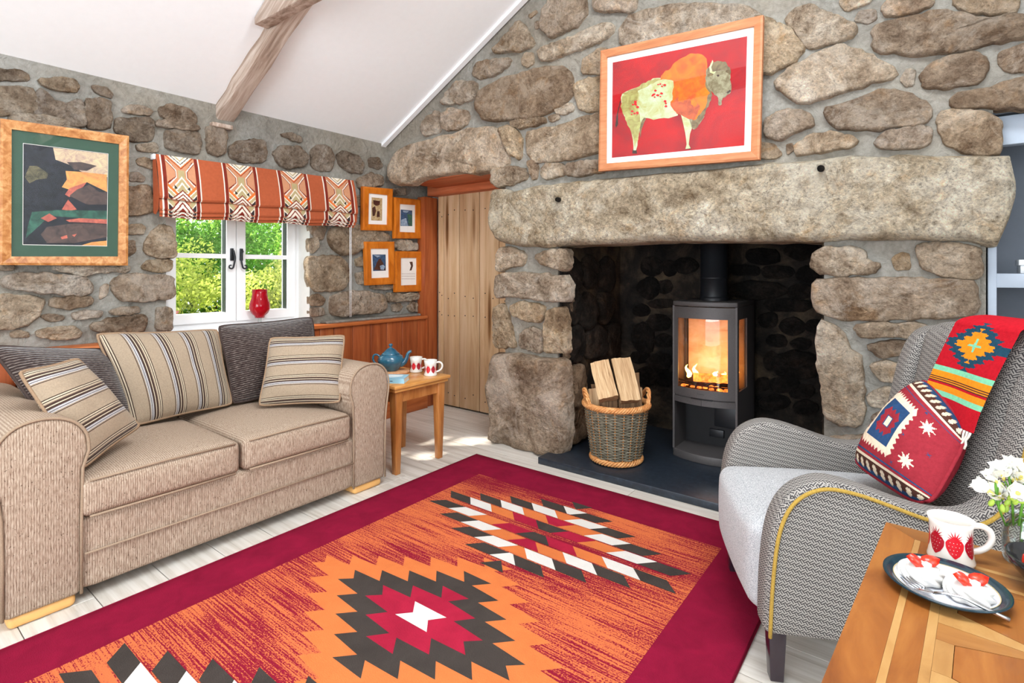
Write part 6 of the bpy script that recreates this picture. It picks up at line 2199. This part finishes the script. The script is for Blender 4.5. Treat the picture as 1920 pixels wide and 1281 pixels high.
# bowl of strawberries
plain('black_glaze', rgb(22, 24, 28), .18, .5, vary=.05, coat=.5)
BC = Vector((.196, 1.405, FT))
bw_ = thing('serving_bowl', 'black glazed bowl beside the plate', 'bowl', tuple(BC))
lathe('shell', [(0, .002), (.026, 0), (.028, .004), (.046, .02), (.062, .040), (.069, .060), (.066, .060), (.058, .042), (.042, .023), (0, .012)], BC, 'black_glaze', bw_, 48)
plain('leaf_green', rgb(86, 140, 40), .5, .3, vary=.2)
rr = random.Random(4)
for k, (dx_, dy_, dz_, lab) in enumerate(((-.032, -.012, .050, 'whole strawberry nearest the plate in the black bowl'), (.004, -.034, .052, 'whole strawberry at the near lip of the black bowl'), (.026, .014, .052, 'whole strawberry at the far side of the black bowl'), (-.010, .024, .050, 'whole strawberry next to the flower jar in the black bowl'), (-.004, -.004, .068, 'topmost whole strawberry in the black bowl'))):
    c = BC + Vector((dx_, dy_, dz_))
    sb = thing('strawberry', lab, 'strawberry', tuple(c - Vector((0, 0, .015))), 'strawberries in the bowl')
    Mx = Matrix.Rotation(rr.uniform(.6, 1.4), 3, 'X') @ Matrix.Rotation(rr.uniform(0, 6), 3, 'Z')
    Mx = Matrix.Rotation(rr.uniform(0, 6), 3, 'Z') @ Mx
    lathe('fruit', [(0, -.019), (.006, -.016), (.012, -.006), (.0155, .004), (.014, .011), (.008, .015), (0, .015)], c, 'strawberry', sb, 16, Mx)
    lathe('calyx', [(.002, .019), (.004, .016), (.012, .0155)], c, 'leaf_green', sb, 8, Mx)

# glass jar of freesias
JC = Vector((.170, 1.512, FT))
jar = thing('glass_jar', 'small clear glass jar holding white freesias', 'vase', tuple(JC))
lathe('glass_wall', [(0, .002), (.034, 0), (.037, .006), (.038, .05), (.036, .07), (.027, .084), (.025, .092), (.029, .096), (.029, .102), (.024, .102), (.022, .09), (.033, .07), (.035, .05), (.034, .008), (0, .006)], JC, 'vase_glass', jar, 40)
t = NT('petal')
v = t.coord()
t.col(t.ramp(t.noise(v, 40, 3), [(.3, rgb(246, 240, 206)), (.55, rgb(250, 250, 246))]))
t.b.inputs['Subsurface Weight'].default_value = .2; t.b.inputs['Subsurface Radius'].default_value = (.01, .01, .008); t.set(.55, .2)
plain('petal_throat', rgb(240, 222, 120), .6, .2, vary=.1)
plain('stem_green', rgb(96, 150, 52), .5, .3, vary=.2)
plain('bud_green', rgb(176, 206, 84), .5, .3, vary=.2)
def blossom(c, ax, size, parent):
    ax = Vector(ax).normalized()
    a = ax.orthogonal().normalized()
    b = ax.cross(a)
    B = Bag()
    for k in range(6):
        an = k * math.pi / 3
        rad_ = a * math.cos(an) + b * math.sin(an)
        tan_ = b * math.cos(an) - a * math.sin(an)
        vs, fs = [], []
        nn_ = 6
        for i in range(nn_ + 1):
            f = i / nn_
            r_ = size * (.10 + .85 * f ** 1.25) if k % 2 == 0 else size * (.10 + .62 * f ** 1.25)
            hgt = size * (1.75 * f - .45 * f ** 3)
            wd = size * .70 * math.sin(min(1, f * 1.05 + .08) * math.pi) ** .6 + .0005
            for s_ in (-1, -.5, 0, .5, 1):
                cup = size * .12 * s_ * s_
                wv = .05 * size * noise.noise(Vector((k * 3.1, f * 4, s_ * 2)))
                vs.append(Vector(c) + rad_ * (r_ - cup) + ax * (hgt + wv) + tan_ * wd * s_)
        for i in range(nn_):
            for s_ in range(4):
                fs.append((i * 5 + s_, i * 5 + s_ + 1, i * 5 + 6 + s_, i * 5 + 5 + s_))
        B.add(vs, fs)
    return B.build('blossom', 'petal', parent, True)
flowers = [
    ('white freesia spray leaning out over the mug handle', [(1866, 905, .0), (1872, 950, 0), (1885, 985, 0)], [((1852, 912), (-.8, .1, .5), .018), ((1876, 922), (-.3, -.5, .5), .021), ((1866, 892), (-.5, -.2, .7), .015)]),
    ('white freesia spray standing upright in the glass jar', [(1890, 880, .0), (1898, 930, 0), (1900, 985, 0)], [((1880, 884), (-.2, -.4, .9), .020), ((1893, 876), (.2, -.3, .9), .020), ((1902, 892), (.3, -.6, .5), .014)]),
    ('white freesia spray at the picture edge above the bowl', [(1920, 895, .0), (1918, 940, 0), (1910, 985, 0)], [((1915, 885), (.1, -.4, .8), .018), ((1908, 918), (0, -.8, .4), .020), ((1925, 915), (.5, -.5, .5), .019), ((1930, 880), (.4, -.1, .9), .018)]),
]
NJ = -FW
for fi, (lab, stem, bl_) in enumerate(flowers):
    base = JC + Vector((.008 * (fi - 1), .006 * (fi % 2), .012))
    fr_ = thing('freesia', lab, 'flower', tuple(base), 'freesias in the jar')
    off = Vector((0, 0, 0))
    PJ = JC + FW * (.0 - .012 * (fi - 1))
    pts = [onP(x, y, PJ, NJ) for x, y, _ in stem]
    pts = pts + [Vector((JC.x + .006 * (fi - 1), JC.y, FT + .10)), base]
    tube('stem', pts, .0024, 'stem_green', fr_, 6)
    for (x, y), ax, sz in bl_:
        c = onP(x, y + 8, PJ, NJ)
        ax_ = Vector(ax)
        blossom(c, ax_, sz * 1.15, fr_)
        tube('throat', [c - ax_.normalized() * .012, c - ax_.normalized() * .002, c + ax_.normalized() * .006], [.0025, .004, .0055], 'petal_throat', fr_, 8)
        tube('stalk', [c - ax_.normalized() * .010, c.lerp(pts[1], .6), pts[1]], .0016, 'stem_green', fr_, 5)
    for k in range(4):
        c = pts[1] + Vector((rr.uniform(-.018, .018), rr.uniform(-.012, .012), rr.uniform(-.006, .014)))
        vs, fs = lathe_data([(0, -.009), (.004, -.006), (.0052, 0), (.003, .007), (0, .010)], c, 8, Matrix.Rotation(rr.uniform(-.9, .9), 3, 'Y'))
        mesh('bud', vs, fs, 'bud_green', fr_, True)

# ------------------------------------------------------------------ garden beyond the window
def leafmat(name, c):
    t = NT(name)
    oi = t.n('ShaderNodeObjectInfo')
    v = t.coord()
    f = t.noise(v, 2.2, 5, .65)
    lo = tuple(x * .45 for x in c[:3]) + (1,)
    hi = tuple(min(1, x * 1.5) for x in c[:3]) + (1,)
    cc = t.ramp(f, [(.35, lo), (.65, hi)])
    t.col(cc)
    tr_ = t.n('ShaderNodeBsdfTranslucent')
    t.l(cc, tr_.inputs[0])
    mx_ = t.n('ShaderNodeMixShader')
    mx_.inputs[0].default_value = .6
    t.l(t.b.outputs[0], mx_.inputs[1])
    t.l(tr_.outputs[0], mx_.inputs[2])
    t.l(mx_.outputs[0], t.out.inputs[0])
    return t.set(.6, .2)
leafmat('leaf_yellow', rgb(206, 222, 110)); leafmat('leaf_mid', rgb(156, 196, 92)); leafmat('leaf_deep', rgb(104, 152, 70)); leafmat('leaf_lime', rgb(220, 230, 140))
plain('bark', rgb(88, 70, 54), .9, .1)
plain('rose_pink', rgb(232, 150, 176), .7, .2)
plain('lawn', rgb(96, 130, 60), .95, .1, vary=.3, scale=8)
struct(mesh('ground', [(-14, -8, -.1), (WX - .29, -8, -.1), (WX - .29, 12, -.1), (-14, 12, -.1)], [(0, 1, 2, 3)], 'lawn'))
def bush(label, c, rx, ry, rz, n, mat, ls, seed, roses=0, cat='bush'):
    rg = np.random.default_rng(seed)
    root = thing('garden_bush', label, cat, (c[0], c[1], -.1), 'bushes beyond the window')
    dirs = rg.normal(size=(n, 3))
    dirs /= np.linalg.norm(dirs, axis=1)[:, None]
    rad_ = rg.uniform(.55, 1.05, n) ** .6
    lump = 1 + .25 * np.sin(dirs[:, 0] * 7 + seed) * np.sin(dirs[:, 1] * 6) + .15 * np.sin(dirs[:, 2] * 11 + seed)
    P_ = np.array(c) + dirs * np.array([rx, ry, rz]) * (rad_ * lump)[:, None]
    P_[:, 2] = np.maximum(P_[:, 2], -.08)
    a = rg.normal(size=(n, 3)); a /= np.linalg.norm(a, axis=1)[:, None]
    b = np.cross(a, rg.normal(size=(n, 3))); b /= np.linalg.norm(b, axis=1)[:, None]
    s_ = (ls * rg.uniform(.6, 1.3, n))[:, None]
    vs = np.concatenate([P_ - a * s_, P_ + b * s_ * .5, P_ + a * s_, P_ - b * s_ * .5], 1).reshape(-1, 3)
    me = bpy.data.meshes.new('foliage')
    me.from_pydata(vs.tolist(), [], [(4 * i, 4 * i + 1, 4 * i + 2, 4 * i + 3) for i in range(n)])
    fin('foliage', me, mat, root)
    for k in range(3):
        an = k * 2.1 + seed
        tube('branch', [(c[0] + .05 * math.cos(an), c[1] + .05 * math.sin(an), -.1), (c[0] + rx * .3 * math.cos(an), c[1] + ry * .3 * math.sin(an), c[2] * .6), (c[0] + rx * .5 * math.cos(an), c[1] + ry * .5 * math.sin(an), c[2] + rz * .3)], [.03, .02, .01], 'bark', root, 6)
    if roses:
        for k in range(roses):
            j = rg.integers(0, n)
            p = P_[j]
            lathe('rose', [(0, 0), (.03, .01), (.035, .03), (.012, .03), (0, .02)], tuple(p), 'rose_pink', root, 10)
    return root
bush('tall pale green tree foliage at the window top', (-7.2, 2.9, 2.6), 1.4, 1.5, 1.6, 30400, 'leaf_mid', 0.0297, 3)
bush('dark green tree filling the upper far window pane', (-7.4, 4.9, 2.4), 1.4, 1.5, 1.7, 28500, 'leaf_deep', 0.0330, 5)
bush('yellow green flowering shrub low in the near window pane', (-5.5, 2.05, .55), .85, .75, .85, 28500, 'leaf_yellow', 0.0198, 8, 26)
bush('leafy shrub with pink roses behind the red glass vase', (-5.6, 3.3, .6), .8, .7, .8, 26600, 'leaf_lime', 0.0211, 9, 26)
bush('deep green shrub between the flowering shrubs', (-6.3, 2.75, .75), .9, .7, 1.0, 22800, 'leaf_deep', 0.0264, 12)
bush('mid green shrub at the near side of the garden', (-6.6, 1.4, 1.2), 1.2, 1.0, 1.5, 24700, 'leaf_mid', 0.0297, 15)
bush('lime green shrub at the far side of the garden', (-6.2, 4.5, .7), .9, .8, 1.1, 19000, 'leaf_lime', 0.0264, 17)
